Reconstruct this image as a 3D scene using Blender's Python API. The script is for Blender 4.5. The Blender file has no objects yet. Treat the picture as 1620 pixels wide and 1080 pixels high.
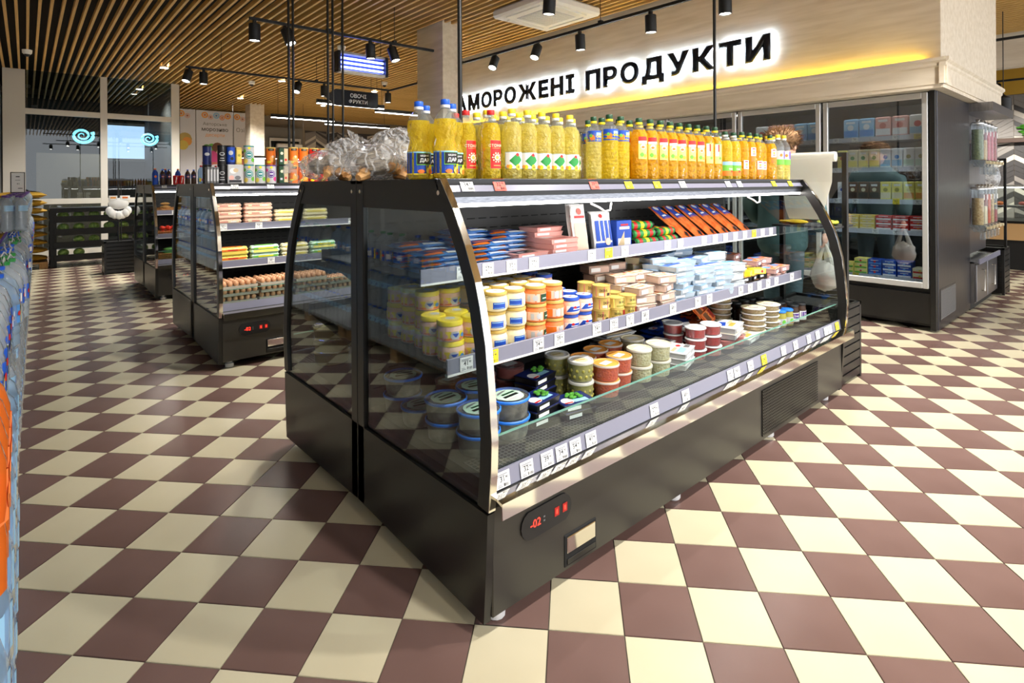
import bpy, math, random
from mathutils import Vector, Matrix
random.seed(7)
PI = math.pi
S = bpy.context.scene
COL = S.collection

# ------------------------------------------------------------------ camera, world, exposure
PHI = math.radians(49.0)                     # angle between the view direction and the coolers' long axis (+X)
cam_d = bpy.data.cameras.new('camera')
cam = bpy.data.objects.new('camera', cam_d)
COL.objects.link(cam)
cam_d.sensor_width = 36.0
cam_d.lens = 885.0 * 36.0 / 1620.0
cam_d.shift_y = -(540.0 - 291.0) / 1620.0
cam_d.clip_start, cam_d.clip_end = 0.05, 100
fwd = Vector((math.cos(PHI), math.sin(PHI), 0))
right = Vector((math.sin(PHI), -math.cos(PHI), 0))
rot = Matrix((right, Vector((0, 0, 1)), -fwd)).transposed()
cam.matrix_world = Matrix.Translation((0, 0, 1.5)) @ rot.to_4x4() @ Matrix.Rotation(math.radians(-0.35), 4, 'Z')
S.camera = cam

world = bpy.data.worlds.new('world')
S.world = world
world.use_nodes = True
world.node_tree.nodes['Background'].inputs[0].default_value = (0.93, 0.96, 1.0, 1)
world.node_tree.nodes['Background'].inputs[1].default_value = 2.4
S.view_settings.view_transform = 'Standard'
S.view_settings.look = 'None'
S.view_settings.gamma = 1
S.view_settings.exposure = 0.45
S.cycles.transparent_max_bounces = 24
S.cycles.max_bounces = 14
S.cycles.transmission_bounces = 14
S.cycles.diffuse_bounces = 4
S.cycles.caustics_reflective = False
S.cycles.caustics_refractive = False

# ------------------------------------------------------------------ materials
def lin(c):
    return tuple(((x / 255.0) / 12.92) if x <= 10 else (((x / 255.0) + 0.055) / 1.055) ** 2.4 for x in c)

MATS = {}
def mat(name, rgb=(200, 200, 200), rough=0.5, metal=0.0, emit=0.0, coat=0.0, spec=0.5, trans=0.0, ior=1.45, noise=None, bump=None, alpha=1.0):
    m = bpy.data.materials.new(name)
    m.use_nodes = True
    nt = m.node_tree
    b = nt.nodes['Principled BSDF']
    c = lin(rgb) + (1,)
    b.inputs['Base Color'].default_value = c
    b.inputs['Roughness'].default_value = rough
    b.inputs['Metallic'].default_value = metal
    b.inputs['Specular IOR Level'].default_value = spec
    b.inputs['IOR'].default_value = ior
    b.inputs['Coat Weight'].default_value = coat
    b.inputs['Transmission Weight'].default_value = trans
    b.inputs['Alpha'].default_value = alpha
    if emit:
        b.inputs['Emission Color'].default_value = c
        b.inputs['Emission Strength'].default_value = emit
    if noise:                                   # noise = (second colour, scale, stretch xyz, detail)
        rgb2, sc, st, det = noise
        tc = nt.nodes.new('ShaderNodeTexCoord')
        mp = nt.nodes.new('ShaderNodeMapping')
        mp.inputs['Scale'].default_value = st
        nz = nt.nodes.new('ShaderNodeTexNoise')
        nz.inputs['Scale'].default_value = sc
        nz.inputs['Detail'].default_value = det
        rp = nt.nodes.new('ShaderNodeValToRGB')
        rp.color_ramp.elements[0].position = 0.35
        rp.color_ramp.elements[1].position = 0.65
        rp.color_ramp.elements[0].color = c
        rp.color_ramp.elements[1].color = lin(rgb2) + (1,)
        nt.links.new(tc.outputs['Object'], mp.inputs[0])
        nt.links.new(mp.outputs[0], nz.inputs['Vector'])
        nt.links.new(nz.outputs[0], rp.inputs[0])
        nt.links.new(rp.outputs[0], b.inputs['Base Color'])
    if bump:
        sc, stg = bump
        tc = nt.nodes.new('ShaderNodeTexCoord')
        nz = nt.nodes.new('ShaderNodeTexNoise')
        nz.inputs['Scale'].default_value = sc
        bp = nt.nodes.new('ShaderNodeBump')
        bp.inputs['Strength'].default_value = stg
        bp.inputs['Distance'].default_value = 0.01
        nt.links.new(tc.outputs['Object'], nz.inputs['Vector'])
        nt.links.new(nz.outputs[0], bp.inputs['Height'])
        nt.links.new(bp.outputs[0], b.inputs['Normal'])
    MATS[name] = m
    return m

def film(name, tint=(255, 255, 255), ior=1.5, rough=0.0, haze=0.0, hazecol=(230, 235, 240), wrinkle=0.0, tl=0.35, refract=0.0, streak=0.0):
    """thin clear sheet: transparent, Fresnel reflection, optional milky haze (diffuse + translucent)"""
    m = bpy.data.materials.new(name)
    m.use_nodes = True
    nt = m.node_tree
    nt.nodes.clear()
    out = nt.nodes.new('ShaderNodeOutputMaterial')
    tr = nt.nodes.new('ShaderNodeBsdfTransparent'); tr.inputs[0].default_value = lin(tint) + (1,)
    if refract:                                          # a filled bottle bends what stands behind it
        tr.inputs[0].default_value = (1, 1, 1, 1)
        rf_ = nt.nodes.new('ShaderNodeBsdfRefraction'); rf_.inputs[0].default_value = lin(tint) + (1,)
        rf_.inputs['Roughness'].default_value = 0.02; rf_.inputs['IOR'].default_value = refract
        tr = rf_
    gl = nt.nodes.new('ShaderNodeBsdfGlossy'); gl.inputs['Roughness'].default_value = rough
    gl.inputs[0].default_value = (1, 1, 1, 1)
    fr = nt.nodes.new('ShaderNodeFresnel'); fr.inputs[0].default_value = ior
    geo = nt.nodes.new('ShaderNodeNewGeometry')          # a thin sheet reflects alike from both sides
    sel = nt.nodes.new('ShaderNodeMix'); sel.data_type = 'FLOAT'
    sel.inputs[2].default_value = ior; sel.inputs[3].default_value = 1.0 / ior
    nt.links.new(geo.outputs['Backfacing'], sel.inputs[0]); nt.links.new(sel.outputs[0], fr.inputs[0])
    last = tr.outputs[0]
    if haze:
        df = nt.nodes.new('ShaderNodeBsdfDiffuse'); df.inputs[0].default_value = lin(hazecol) + (1,)
        tlc = nt.nodes.new('ShaderNodeBsdfTranslucent'); tlc.inputs[0].default_value = lin(hazecol) + (1,)
        m1 = nt.nodes.new('ShaderNodeMixShader'); m1.inputs[0].default_value = tl
        nt.links.new(df.outputs[0], m1.inputs[1]); nt.links.new(tlc.outputs[0], m1.inputs[2])
        m2 = nt.nodes.new('ShaderNodeMixShader'); m2.inputs[0].default_value = haze
        if streak:                                       # white highlights along the creases, painted as streaks in the haze
            tcs = nt.nodes.new('ShaderNodeTexCoord')
            wv = nt.nodes.new('ShaderNodeTexWave'); wv.inputs['Scale'].default_value = streak; wv.inputs['Distortion'].default_value = 14; wv.inputs['Detail'].default_value = 4
            rps = nt.nodes.new('ShaderNodeValToRGB')
            rps.color_ramp.elements[0].position = .45; rps.color_ramp.elements[1].position = .95
            rps.color_ramp.elements[0].color = (haze * .35,) * 3 + (1,); rps.color_ramp.elements[1].color = (.62,) * 3 + (1,)
            nt.links.new(tcs.outputs['Object'], wv.inputs['Vector']); nt.links.new(wv.outputs['Fac'], rps.inputs[0]); nt.links.new(rps.outputs[0], m2.inputs[0])
        nt.links.new(last, m2.inputs[1]); nt.links.new(m1.outputs[0], m2.inputs[2])
        last = m2.outputs[0]
    mx = nt.nodes.new('ShaderNodeMixShader')
    nt.links.new(fr.outputs[0], mx.inputs[0])
    nt.links.new(last, mx.inputs[1]); nt.links.new(gl.outputs[0], mx.inputs[2])
    nt.links.new(mx.outputs[0], out.inputs[0])
    if wrinkle:
        tc = nt.nodes.new('ShaderNodeTexCoord')
        nz = nt.nodes.new('ShaderNodeTexNoise'); nz.inputs['Scale'].default_value = wrinkle; nz.inputs['Detail'].default_value = 4
        bp = nt.nodes.new('ShaderNodeBump'); bp.inputs['Strength'].default_value = 1.0; bp.inputs['Distance'].default_value = 0.03
        nt.links.new(tc.outputs['Object'], nz.inputs['Vector'])
        nt.links.new(nz.outputs[0], bp.inputs['Height'])
        nt.links.new(bp.outputs[0], gl.inputs['Normal']); nt.links.new(bp.outputs[0], fr.inputs['Normal'])
        if haze:
            nt.links.new(bp.outputs[0], df.inputs['Normal'])
    MATS[name] = m
    return m

mat('black', (22, 21, 20), 0.32, spec=0.5, bump=(260, 0.03))
mat('black_matt', (16, 16, 16), 0.55)
mat('black_panel', (64, 62, 58), 0.32, metal=0.55, bump=(300, 0.02))
mat('black_back', (38, 37, 36), 0.5)
mat('grille', (70, 68, 64), 0.4)
mat('dark_slot', (6, 6, 6), 0.8)
mat('chrome', (225, 222, 215), 0.08, metal=1.0)
mat('brushed', (150, 152, 158), 0.3, metal=1.0, noise=((120, 122, 128), 30, (1, 1, 12), 2))
mat('alu', (200, 200, 198), 0.35, metal=0.6)
mat('rail', (128, 128, 145), 0.25)
mat('rail_clear', (205, 208, 218), 0.2)
mat('white', (235, 235, 232), 0.45)
mat('paper', (240, 240, 238), 0.6)
mat('paper_yellow', (248, 226, 40), 0.6)
mat('paper_red', (240, 110, 95), 0.6)
mat('ink', (45, 45, 50), 0.6)
mat('ink_grey', (130, 130, 135), 0.6)
mat('led', (255, 252, 245), emit=16.0)
mat('led_dim', (255, 250, 240), emit=7.0)
mat('lamp_face', (255, 250, 240), emit=14.0)
mat('led_red', (255, 50, 35), emit=2.2)
mat('button_red', (150, 24, 20), 0.4, emit=0.35)
mat('led_yellow', (255, 214, 30), emit=22.0)
mat('sign_back', (205, 228, 255), emit=105.0)
mat('sign_face', (17, 25, 38), 0.25)
mat('uv', (120, 140, 255), emit=10.0)
mat('cyan_light', (120, 225, 255), emit=4.0)
mat('day', (190, 215, 240), emit=2.2)
mat('grout', (92, 84, 74), 0.9)
mat('tile_cream', (200, 191, 164), 0.26, spec=0.45, noise=((190, 180, 152), 1.4, (1, 1, 1), 3))
mat('tile_brown', (114, 90, 84), 0.26, spec=0.45, noise=((101, 78, 72), 1.6, (1, 1, 1), 3))
mat('slat', (222, 182, 112), 0.5, noise=((204, 162, 92), 3.0, (14, 0.6, 14), 4))
mat('plenum', (24, 19, 13), 0.9)
mat('pale_wood', (228, 217, 198), 0.5, noise=((212, 199, 177), 2.2, (6, 0.7, 7), 5))
mat('wall_white', (214, 211, 203), 0.6)
mat('frame_white', (205, 202, 194), 0.4)
mat('wall_grey', (120, 116, 108), 0.7)
mat('wall_dark', (66, 62, 56), 0.7)
mat('wall_brown', (132, 118, 98), 0.7)
mat('mustard', (176, 138, 42), 0.6)
mat('chev_a', (58, 55, 54), 0.5); mat('chev_b', (128, 122, 116), 0.5); mat('chev_c', (190, 181, 168), 0.5)
mat('leaf', (70, 140, 40), 0.6)
mat('wood_pallet', (168, 132, 84), 0.7, noise=((140, 104, 62), 4, (8, 0.8, 8), 4))
film('glass_end', ior=1.5, tint=(214, 220, 220))
film('glass', ior=1.5, tint=(235, 242, 240))
film('glass_edge', tint=(190, 230, 220), ior=1.5, haze=0.5, hazecol=(170, 225, 210))
film('glass_door', ior=2.2, tint=(220, 226, 230))
film('glass_part', ior=1.5, tint=(196, 204, 208))
film('bag', streak=9.0, haze=0.3, hazecol=(244, 246, 250), rough=0.12, ior=1.8)
film('wrap', haze=0.06, hazecol=(225, 232, 240), wrinkle=14, rough=0.08)
film('clear', tint=(236, 240, 242), haze=0.1, ior=1.45, rough=0.03)
film('clear_blue', tint=(215, 232, 246), haze=0.42, hazecol=(190, 216, 238), ior=1.5, rough=0.05)
film('clear_pet', tint=(232, 240, 245), haze=0.42, hazecol=(214, 223, 231), ior=1.55, rough=0.05)
film('juice', tint=(255, 150, 60), haze=0.8, hazecol=(240, 130, 50), ior=1.4, rough=0.08)
film('oil_yellow', tint=(255, 240, 110), haze=0.58, hazecol=(255, 230, 60), ior=1.5, rough=0.03, tl=0.5, wrinkle=45)
film('oil_pale', tint=(255, 246, 170), haze=0.5, hazecol=(255, 242, 140), ior=1.5, rough=0.03, tl=0.5, wrinkle=45)
film('oil_orange', tint=(255, 216, 60), haze=0.64, hazecol=(255, 206, 30), ior=1.5, rough=0.03, tl=0.5, wrinkle=45)
film('milky', haze=0.75, hazecol=(236, 234, 226), rough=0.25)
PAL = dict(red=(206, 36, 34), dred=(150, 26, 24), yellow=(246, 220, 46), gold=(206, 178, 96), blue=(28, 74, 178), lblue=(84, 152, 226),
           navy=(20, 34, 96), green=(38, 140, 62), lgreen=(110, 186, 66), dgreen=(24, 66, 40), orange=(238, 120, 34), lorange=(246, 168, 76),
           pink=(236, 178, 168), hotpink=(216, 70, 140), salmon=(240, 128, 66), cream=(240, 228, 190), beige=(214, 190, 150), brown=(112, 70, 40),
           dbrown=(62, 38, 24), teal=(50, 140, 140), grey=(120, 120, 122), lgrey=(196, 196, 198), white_p=(240, 240, 240), violet=(110, 80, 160),
           black_p=(20, 20, 22), lemon=(250, 236, 120), capblue=(30, 92, 210), bluelid=(40, 120, 220), olive=(160, 150, 60), egg=(214, 160, 120),
           pulp=(176, 168, 152), cardboard=(190, 152, 104), skyblue=(150, 200, 235), purple=(96, 60, 140), jargold=(190, 160, 80), peach=(244, 200, 176),
           meat=(206, 110, 100), straw=(232, 206, 90), mint=(196, 226, 206))
for k, v in PAL.items():
    mat(k, v, 0.42)
mat('pack_grey', (170, 184, 196), 0.35)
mat('pack_blue', (110, 160, 210), 0.35)
mat('carrot', (238, 96, 24), 0.5, noise=((212, 70, 14), 90, (1, 1, 1), 2), bump=(120, 0.6))
mat('kraut', (226, 216, 170), 0.5, noise=((200, 186, 130), 90, (1, 1, 1), 2), bump=(120, 0.6))
mat('beet', (196, 36, 26), 0.35, noise=((150, 24, 18), 60, (1, 1, 1), 2))
mat('herring', (92, 84, 74), 0.35, noise=((150, 140, 124), 24, (1, 1, 1), 3))
mat('noodle', (206, 176, 120), 0.5, noise=((156, 120, 70), 70, (1, 1, 6), 2))
mat('mince', (224, 176, 160), 0.5, noise=((196, 120, 104), 60, (1, 1, 1), 3))
mat('fish_orange', (242, 140, 74), 0.25, noise=((226, 96, 40), 22, (1, 1, 1), 3), coat=0.4)
mat('mushroom', (186, 176, 160), 0.6, noise=((110, 101, 92), 14, (1, 1, 7), 4), bump=(40, 0.8))
mat('mushroom_tan', (206, 160, 104), 0.6, noise=((176, 122, 70), 12, (1, 1, 1), 3))
mat('fur', (150, 114, 78), 0.9, noise=((92, 66, 42), 30, (1, 1, 1), 4))
mat('coat', (74, 104, 106), 0.75, bump=(14, 0.25))
mat('trouser', (70, 92, 100), 0.8)
mat('skin', (214, 164, 138), 0.5)
mat('hair', (96, 64, 38), 0.7)
mat('boot', (30, 26, 24), 0.5)
mat('melon', (96, 140, 60), 0.4, noise=((178, 204, 110), 5, (5, 5, 0.4), 3))
mat('potato', (204, 160, 96), 0.7, noise=((176, 130, 70), 9, (1, 1, 1), 3))
mat('tomato', (222, 60, 40), 0.3)
mat('cucumber', (58, 110, 46), 0.4, noise=((84, 140, 62), 30, (1, 1, 1), 2))
mat('wicker', (186, 128, 68), 0.7, noise=((130, 82, 40), 60, (1, 1, 3), 2), bump=(90, 0.9))
mat('steel', (150, 150, 154), 0.28, metal=0.9, noise=((128, 128, 134), 8, (10, 10, 0.5), 3))
mat('steel_dark', (84, 84, 90), 0.3, metal=0.85, noise=((66, 66, 72), 8, (10, 10, 0.5), 3))
mat('poster_white', (226, 226, 234), 0.6)
mat('seeds_red', (190, 64, 60), 0.5, noise=((120, 30, 40), 60, (1, 1, 1), 2))
mat('seeds_pink', (220, 110, 120), 0.5, noise=((170, 60, 80), 60, (1, 1, 1), 2))
mat('seeds_tan', (214, 184, 120), 0.5, noise=((170, 136, 80), 60, (1, 1, 1), 2))
mat('seeds_orange', (226, 96, 40), 0.5, noise=((190, 66, 24), 60, (1, 1, 1), 2))
mat('seeds_green', (120, 140, 90), 0.5, noise=((80, 100, 60), 60, (1, 1, 1), 2))
mat('led_grid', (214, 214, 210), 0.5)

# ------------------------------------------------------------------ mesh building
TEXT = {}
def text_polys(txt, bold=0.0):
    """outline a line of lettering as flat triangles: (verts2d, faces, width), cap height 1"""
    key = (txt, bold)
    if key not in TEXT:
        cu = bpy.data.curves.new('lettering', 'FONT')
        cu.body = txt
        cu.size = 1.0
        cu.offset = bold
        cu.resolution_u = 3
        cu.fill_mode = 'FRONT'
        cu.dimensions = '2D'
        ob = bpy.data.objects.new('lettering', cu)
        COL.objects.link(ob)
        dg = bpy.context.evaluated_depsgraph_get()
        me = bpy.data.meshes.new_from_object(ob.evaluated_get(dg))
        vs = [(v.co.x, v.co.y) for v in me.vertices]
        fs = [tuple(p.vertices) for p in me.polygons]
        bpy.data.objects.remove(ob)
        bpy.data.curves.remove(cu)
        bpy.data.meshes.remove(me)
        if vs:
            x0 = min(v[0] for v in vs); x1 = max(v[0] for v in vs); y0 = min(v[1] for v in vs); y1 = max(v[1] for v in vs)
        else:
            x0 = y0 = 0; x1 = y1 = 1
        h = (y1 - y0) or 1
        TEXT[key] = ([((x - x0) / h, (y - y0) / h) for x, y in vs], fs, (x1 - x0) / h)
    return TEXT[key]

class MB:
    def __init__(s):
        s.v = []; s.f = []; s.m = []; s.sm = []; s.names = []
    def mi(s, name):
        if name not in s.names:
            s.names.append(name)
        return s.names.index(name)
    def face(s, idx, m, smooth=False):
        s.f.append(tuple(idx)); s.m.append(s.mi(m)); s.sm.append(smooth)
    def poly(s, pts, m, smooth=False):
        n = len(s.v)
        s.v += [tuple(p) for p in pts]
        s.face(range(n, n + len(pts)), m, smooth)
    def box(s, x0, y0, z0, x1, y1, z1, m, b=0.0):
        if b <= 0:
            n = len(s.v)
            s.v += [(x, y, z) for z in (z0, z1) for y in (y0, y1) for x in (x0, x1)]
            for q in ((0, 2, 3, 1), (4, 5, 7, 6), (0, 1, 5, 4), (2, 6, 7, 3), (0, 4, 6, 2), (1, 3, 7, 5)):
                s.face([n + i for i in q], m)
            return
        b = min(b, (x1 - x0) * .49, (y1 - y0) * .49, (z1 - z0) * .49)
        X = (x0, x1); Y = (y0, y1); Z = (z0, z1)
        idx = {}
        for i in (0, 1):
            for j in (0, 1):
                for k in (0, 1):
                    sx, sy, sz = (1 - 2 * i), (1 - 2 * j), (1 - 2 * k)
                    for a in range(3):
                        p = [X[i] + sx * b, Y[j] + sy * b, Z[k] + sz * b]
                        p[a] = (X[i], Y[j], Z[k])[a]
                        idx[i, j, k, a] = len(s.v); s.v.append(tuple(p))
        for a in range(3):
            o = [q for q in range(3) if q != a]
            for e in (0, 1):
                ring = []
                for (p, q) in ((0, 0), (1, 0), (1, 1), (0, 1)):
                    c = [0, 0, 0]; c[a] = e; c[o[0]] = p; c[o[1]] = q
                    ring.append(idx[c[0], c[1], c[2], a])
                flip = (e == 0) ^ (a == 1)
                s.face(ring[::-1] if flip else ring, m)
        for a in range(3):                                # edge chamfers along axis a
            o = [q for q in range(3) if q != a]
            for p in (0, 1):
                for q in (0, 1):
                    c0 = [0, 0, 0]; c0[o[0]] = p; c0[o[1]] = q; c1 = list(c0); c0[a] = 0; c1[a] = 1
                    s.face([idx[tuple(c0) + (o[0],)], idx[tuple(c1) + (o[0],)], idx[tuple(c1) + (o[1],)], idx[tuple(c0) + (o[1],)]], m)
        for i in (0, 1):
            for j in (0, 1):
                for k in (0, 1):
                    s.face([idx[i, j, k, 0], idx[i, j, k, 1], idx[i, j, k, 2]], m)
    def lathe(s, prof, m, n=16, cx=0, cy=0, cap=True, smooth=True, sx=1.0, sy=1.0):
        """prof: list of (r, z) bottom to top, or (r, z, material)"""
        rings = []
        for p in prof:
            r, z = p[0], p[1]
            base = len(s.v)
            for i in range(n):
                a = 2 * PI * i / n
                s.v.append((cx + r * math.cos(a) * sx, cy + r * math.sin(a) * sy, z))
            rings.append(base)
        for k in range(len(rings) - 1):
            mm = prof[k + 1][2] if len(prof[k + 1]) > 2 else m
            for i in range(n):
                j = (i + 1) % n
                s.face((rings[k] + i, rings[k] + j, rings[k + 1] + j, rings[k + 1] + i), mm, smooth)
        if cap:
            if prof[0][0] > 1e-4:
                s.face([rings[0] + i for i in range(n)][::-1], m)
            if prof[-1][0] > 1e-4:
                s.face([rings[-1] + i for i in range(n)], prof[-1][2] if len(prof[-1]) > 2 else m)
    def prism(s, poly, axis, a, b, m):
        """extrude a 2D polygon along an axis ('x': poly is (y,z); 'y': (x,z); 'z': (x,y))"""
        n = len(poly); base = len(s.v)
        for t in (a, b):
            for p in poly:
                s.v.append({'x': (t, p[0], p[1]), 'y': (p[0], t, p[1]), 'z': (p[0], p[1], t)}[axis])
        s.face([base + i for i in range(n)][::-1], m)
        s.face([base + n + i for i in range(n)], m)
        for i in range(n):
            j = (i + 1) % n
            s.face((base + i, base + j, base + n + j, base + n + i), m)
    def tube(s, pts, r, m, n=8, cap=True):
        pts = [Vector(p) for p in pts]
        rings = []
        for k, p in enumerate(pts):
            d = (pts[min(k + 1, len(pts) - 1)] - pts[max(k - 1, 0)]).normalized()
            u = d.cross(Vector((0, 0, 1)))
            if u.length < 1e-3:
                u = d.cross(Vector((1, 0, 0)))
            u.normalize(); w = d.cross(u)
            rr = r[k] if isinstance(r, (list, tuple)) else r
            base = len(s.v)
            for i in range(n):
                a = 2 * PI * i / n
                s.v.append(tuple(p + u * rr * math.cos(a) + w * rr * math.sin(a)))
            rings.append(base)
        for k in range(len(rings) - 1):
            for i in range(n):
                j = (i + 1) % n
                s.face((rings[k] + i, rings[k + 1] + i, rings[k + 1] + j, rings[k] + j), m, True)
        if cap:
            s.face([rings[0] + i for i in range(n)], m); s.face([rings[-1] + i for i in range(n)][::-1], m)
    def ball(s, c, r, m, nu=10, nv=7, rr=None):
        rx, ry, rz = rr or (r, r, r)
        prof = [(max(1e-5, math.sin(PI * k / nv)), -math.cos(PI * k / nv)) for k in range(nv + 1)]
        base0 = len(s.v)
        s.lathe(prof, m, nu, cap=False)
        for i in range(base0, len(s.v)):
            x, y, z = s.v[i]
            s.v[i] = (c[0] + x * rx, c[1] + y * ry, c[2] + z * rz)
    def art(s, fn, items, off=0.0004, step=0.0003):
        """flat print laid on a surface: fn(s, t, lift) -> xyz"""
        for it in items:
            k = it[0]
            if k == 'r':
                _, a, b, c, d, m = it
                n = 6
                base = len(s.v)
                for i in range(n + 1):
                    u = a + (c - a) * i / n
                    s.v.append(fn(u, b, off)); s.v.append(fn(u, d, off))
                for i in range(n):
                    q = base + 2 * i
                    s.face((q, q + 2, q + 3, q + 1), m, True)
            elif k in 'cp':
                if k == 'c':
                    _, a, b, r, m = it[:5]
                    ry = it[5] if len(it) > 5 else r
                    pg = [(a + r * math.cos(2 * PI * i / 16), b + ry * math.sin(2 * PI * i / 16)) for i in range(16)]
                else:
                    pg, m = it[1], it[2]
                s0 = min(p[0] for p in pg); s1 = max(p[0] for p in pg)
                n = max(2, min(10, int(math.ceil((s1 - s0) / .006))))       # upright strips, so the print follows a curved face
                base = len(s.v)
                for i in range(n + 1):
                    u = min(max(s0 + (s1 - s0) * i / n, s0 + 1e-6), s1 - 1e-6)
                    ts = []
                    for (p, q) in zip(pg, pg[1:] + pg[:1]):
                        if (p[0] - u) * (q[0] - u) <= 0 and abs(p[0] - q[0]) > 1e-9:
                            ts.append(p[1] + (q[1] - p[1]) * (u - p[0]) / (q[0] - p[0]))
                    s.v.append(fn(u, min(ts), off)); s.v.append(fn(u, max(ts), off))
                for i in range(n):
                    q = base + 2 * i
                    s.face((q, q + 2, q + 3, q + 1), m, True)
            elif k == 't':
                _, txt, a, b, h, m = it[:6]
                vs, fs, w = text_polys(txt, min(it[6] if len(it) > 6 else 0.0, .012))
                base = len(s.v)
                s.v += [fn(a + (x - w / 2) * h, b + y * h, off) for x, y in vs]
                for f in fs:
                    s.face([base + i for i in f], m)
            off += step
    def mesh(s, name):
        me = bpy.data.meshes.new(name)
        me.from_pydata([tuple(v) for v in s.v], [], s.f)
        for nm in s.names:
            me.materials.append(MATS[nm])
        me.polygons.foreach_set('material_index', s.m)
        me.polygons.foreach_set('use_smooth', s.sm)
        me.update()
        if any(s.sm):
            me.set_sharp_from_angle(angle=math.radians(42))
        return me
    def obj(s, name, parent=None, loc=(0, 0, 0), rz=0.0):
        return add(name, s.mesh(name), parent, loc, rz)

def add(name, me, parent=None, loc=(0, 0, 0), rz=0.0):
    o = bpy.data.objects.new(name, me)
    COL.objects.link(o)
    o.location = loc
    o.rotation_euler = (0, 0, rz)
    if parent is not None:
        o.parent = parent
    return o

def tag(o, label, cat, group=None):
    o['label'] = label; o['category'] = cat
    if group:
        o['group'] = group
    return o

def thing(name, label, cat, loc=(0, 0, 0), rz=0.0, group=None):
    o = add(name, None, None, loc, rz)
    o.empty_display_size = 0.05
    return tag(o, label, cat, group)

def struct(name, mb, parent=None):
    o = mb.obj(name, parent)
    if parent is None:
        o['kind'] = 'structure'
    return o

KIDS = {}
def kids(o):
    return o.children

def dup(root, loc, rz=0.0, label=None, group=None, rot=None):
    r = root.copy(); COL.objects.link(r)
    r.location = loc
    r.rotation_euler = rot if rot else (0, 0, rz)
    if label: r['label'] = label
    if group: r['group'] = group
    for ch in list(root.children):
        c = ch.copy(); COL.objects.link(c); c.parent = r
        for g in list(ch.children):
            d = g.copy(); COL.objects.link(d); d.parent = c
    return r

class Kind:
    """a kind of goods: the first placement is the prototype, later ones are copies of it"""
    def __init__(s, make): s.make = make; s.first = None
    def put(s, loc, rz=0.0, label=None, group=None, rot=None):
        if s.first is None:
            s.first = s.make()
            r = s.first
            r.location = loc
            r.rotation_euler = rot if rot else (0, 0, rz)
            if label: r['label'] = label
            if group: r['group'] = group
            return r
        return dup(s.first, loc, rz, label, group, rot)

def flat(x0, y, z0):      # print on a face that looks toward -y
    return lambda s, t, o: (x0 + s, y - o, z0 + t)
def top(x0, y0, z):       # print on a face that looks up
    return lambda s, t, o: (x0 + s, y0 + t, z + o)
def cyl(r, a=-PI / 2, z0=0.0, cx=0.0, cy=0.0):   # print wrapped on a cylinder, centred on angle a
    return lambda s, t, o: (cx + (r + o) * math.cos(a + s / r), cy + (r + o) * math.sin(a + s / r), z0 + t)

# ------------------------------------------------------------------ floor of checkered tiles
TILE = 0.2523
TA = 0.1065
def tile_pt(i, j):
    u = 1.5 * -0.9459 + TILE * (i * math.cos(TA) + j * math.sin(TA))
    v = 1.5 * 1.195 + TILE * (-i * math.sin(TA) + j * math.cos(TA))
    p = fwd * v + right * u
    return p.x, p.y
tile_rot = math.atan2(tile_pt(1, 0)[1] - tile_pt(0, 0)[1], tile_pt(1, 0)[0] - tile_pt(0, 0)[0])
fb = MB(); fb.box(-0.62, -4.2, -0.12, 17.0, 22.0, -0.004, 'grout')
floor = struct('floor', fb)
tile_me = {}
for nm, mm in (('cream_tile', 'tile_cream'), ('brown_tile', 'tile_brown')):
    b = MB(); h = TILE / 2 - 0.0018
    b.prism([(-h, -h), (h, -h), (h, h), (-h, h)], 'z', -0.006, -0.001, mm)
    hh = h - 0.001
    b.poly([(-hh, -hh, 0), (hh, -hh, 0), (hh, hh, 0), (-hh, hh, 0)], mm)
    tile_me[mm] = b.mesh(nm)
cands = []
for i in range(-40, 70):
    for j in range(-22, 84):
        x, y = tile_pt(i + .5, j + .5)
        if -0.6 < x < 16.9 and -4.1 < y < 21.9:
            d = x * fwd.x + y * fwd.y
            l = x * right.x + y * right.y
            vis = d > 1.35 and abs(l) < d * 0.95
            under = (1.2 < x < 4.3 and 1.5 < y < 3.2) or (6.9 < x < 9.4 and y > 1.6) or x < -0.1
            cands.append((d if (vis and not under) else 99 + abs(d), i, j, x, y))
cands.sort()
rest = MB()
h = TILE / 2 - 0.0018
ca, sa = math.cos(tile_rot), math.sin(tile_rot)
for n, (d, i, j, x, y) in enumerate(cands):
    mm = 'tile_brown' if (i + j) % 2 == 0 else 'tile_cream'
    if n < 300:
        add('floor_tile', tile_me[mm], floor, (x, y, 0), tile_rot)
    else:
        rest.poly([(x + ca * a - sa * b, y + sa * a + ca * b, 0) for a, b in ((-h, -h), (h, -h), (h, h), (-h, h))], mm)
ro = rest.obj('far_floor_tiles', floor)
ro['kind'] = 'stuff'

# ------------------------------------------------------------------ ceiling of wooden slats under a dark void
CZ = 4.0
pb = MB(); pb.box(-0.62, -4.2, CZ + 0.30, 17.0, 22.0, CZ + 0.4, 'plenum')
ceiling = struct('ceiling', pb)
sl = {}
def slat(x, y0, y1):
    L = round(y1 - y0, 3)
    if L not in sl:
        b = MB(); b.box(-0.017, 0, 0, 0.017, L, 0.075, 'slat', 0.002); sl[L] = b.mesh('ceiling_slat')
    add('ceiling_slat', sl[L], ceiling, (x, y0, CZ))
x = -0.34
while x < 15.5:
    if x < 6.62:
        slat(x, -4.0, 21.0)
    elif x < 9.65:
        slat(x, -4.0, 1.33); slat(x, 10.9, 21.0)
    elif x < 12.6 or x > 13.0:
        slat(x, -4.0, 21.0)
    x += 0.125

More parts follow.
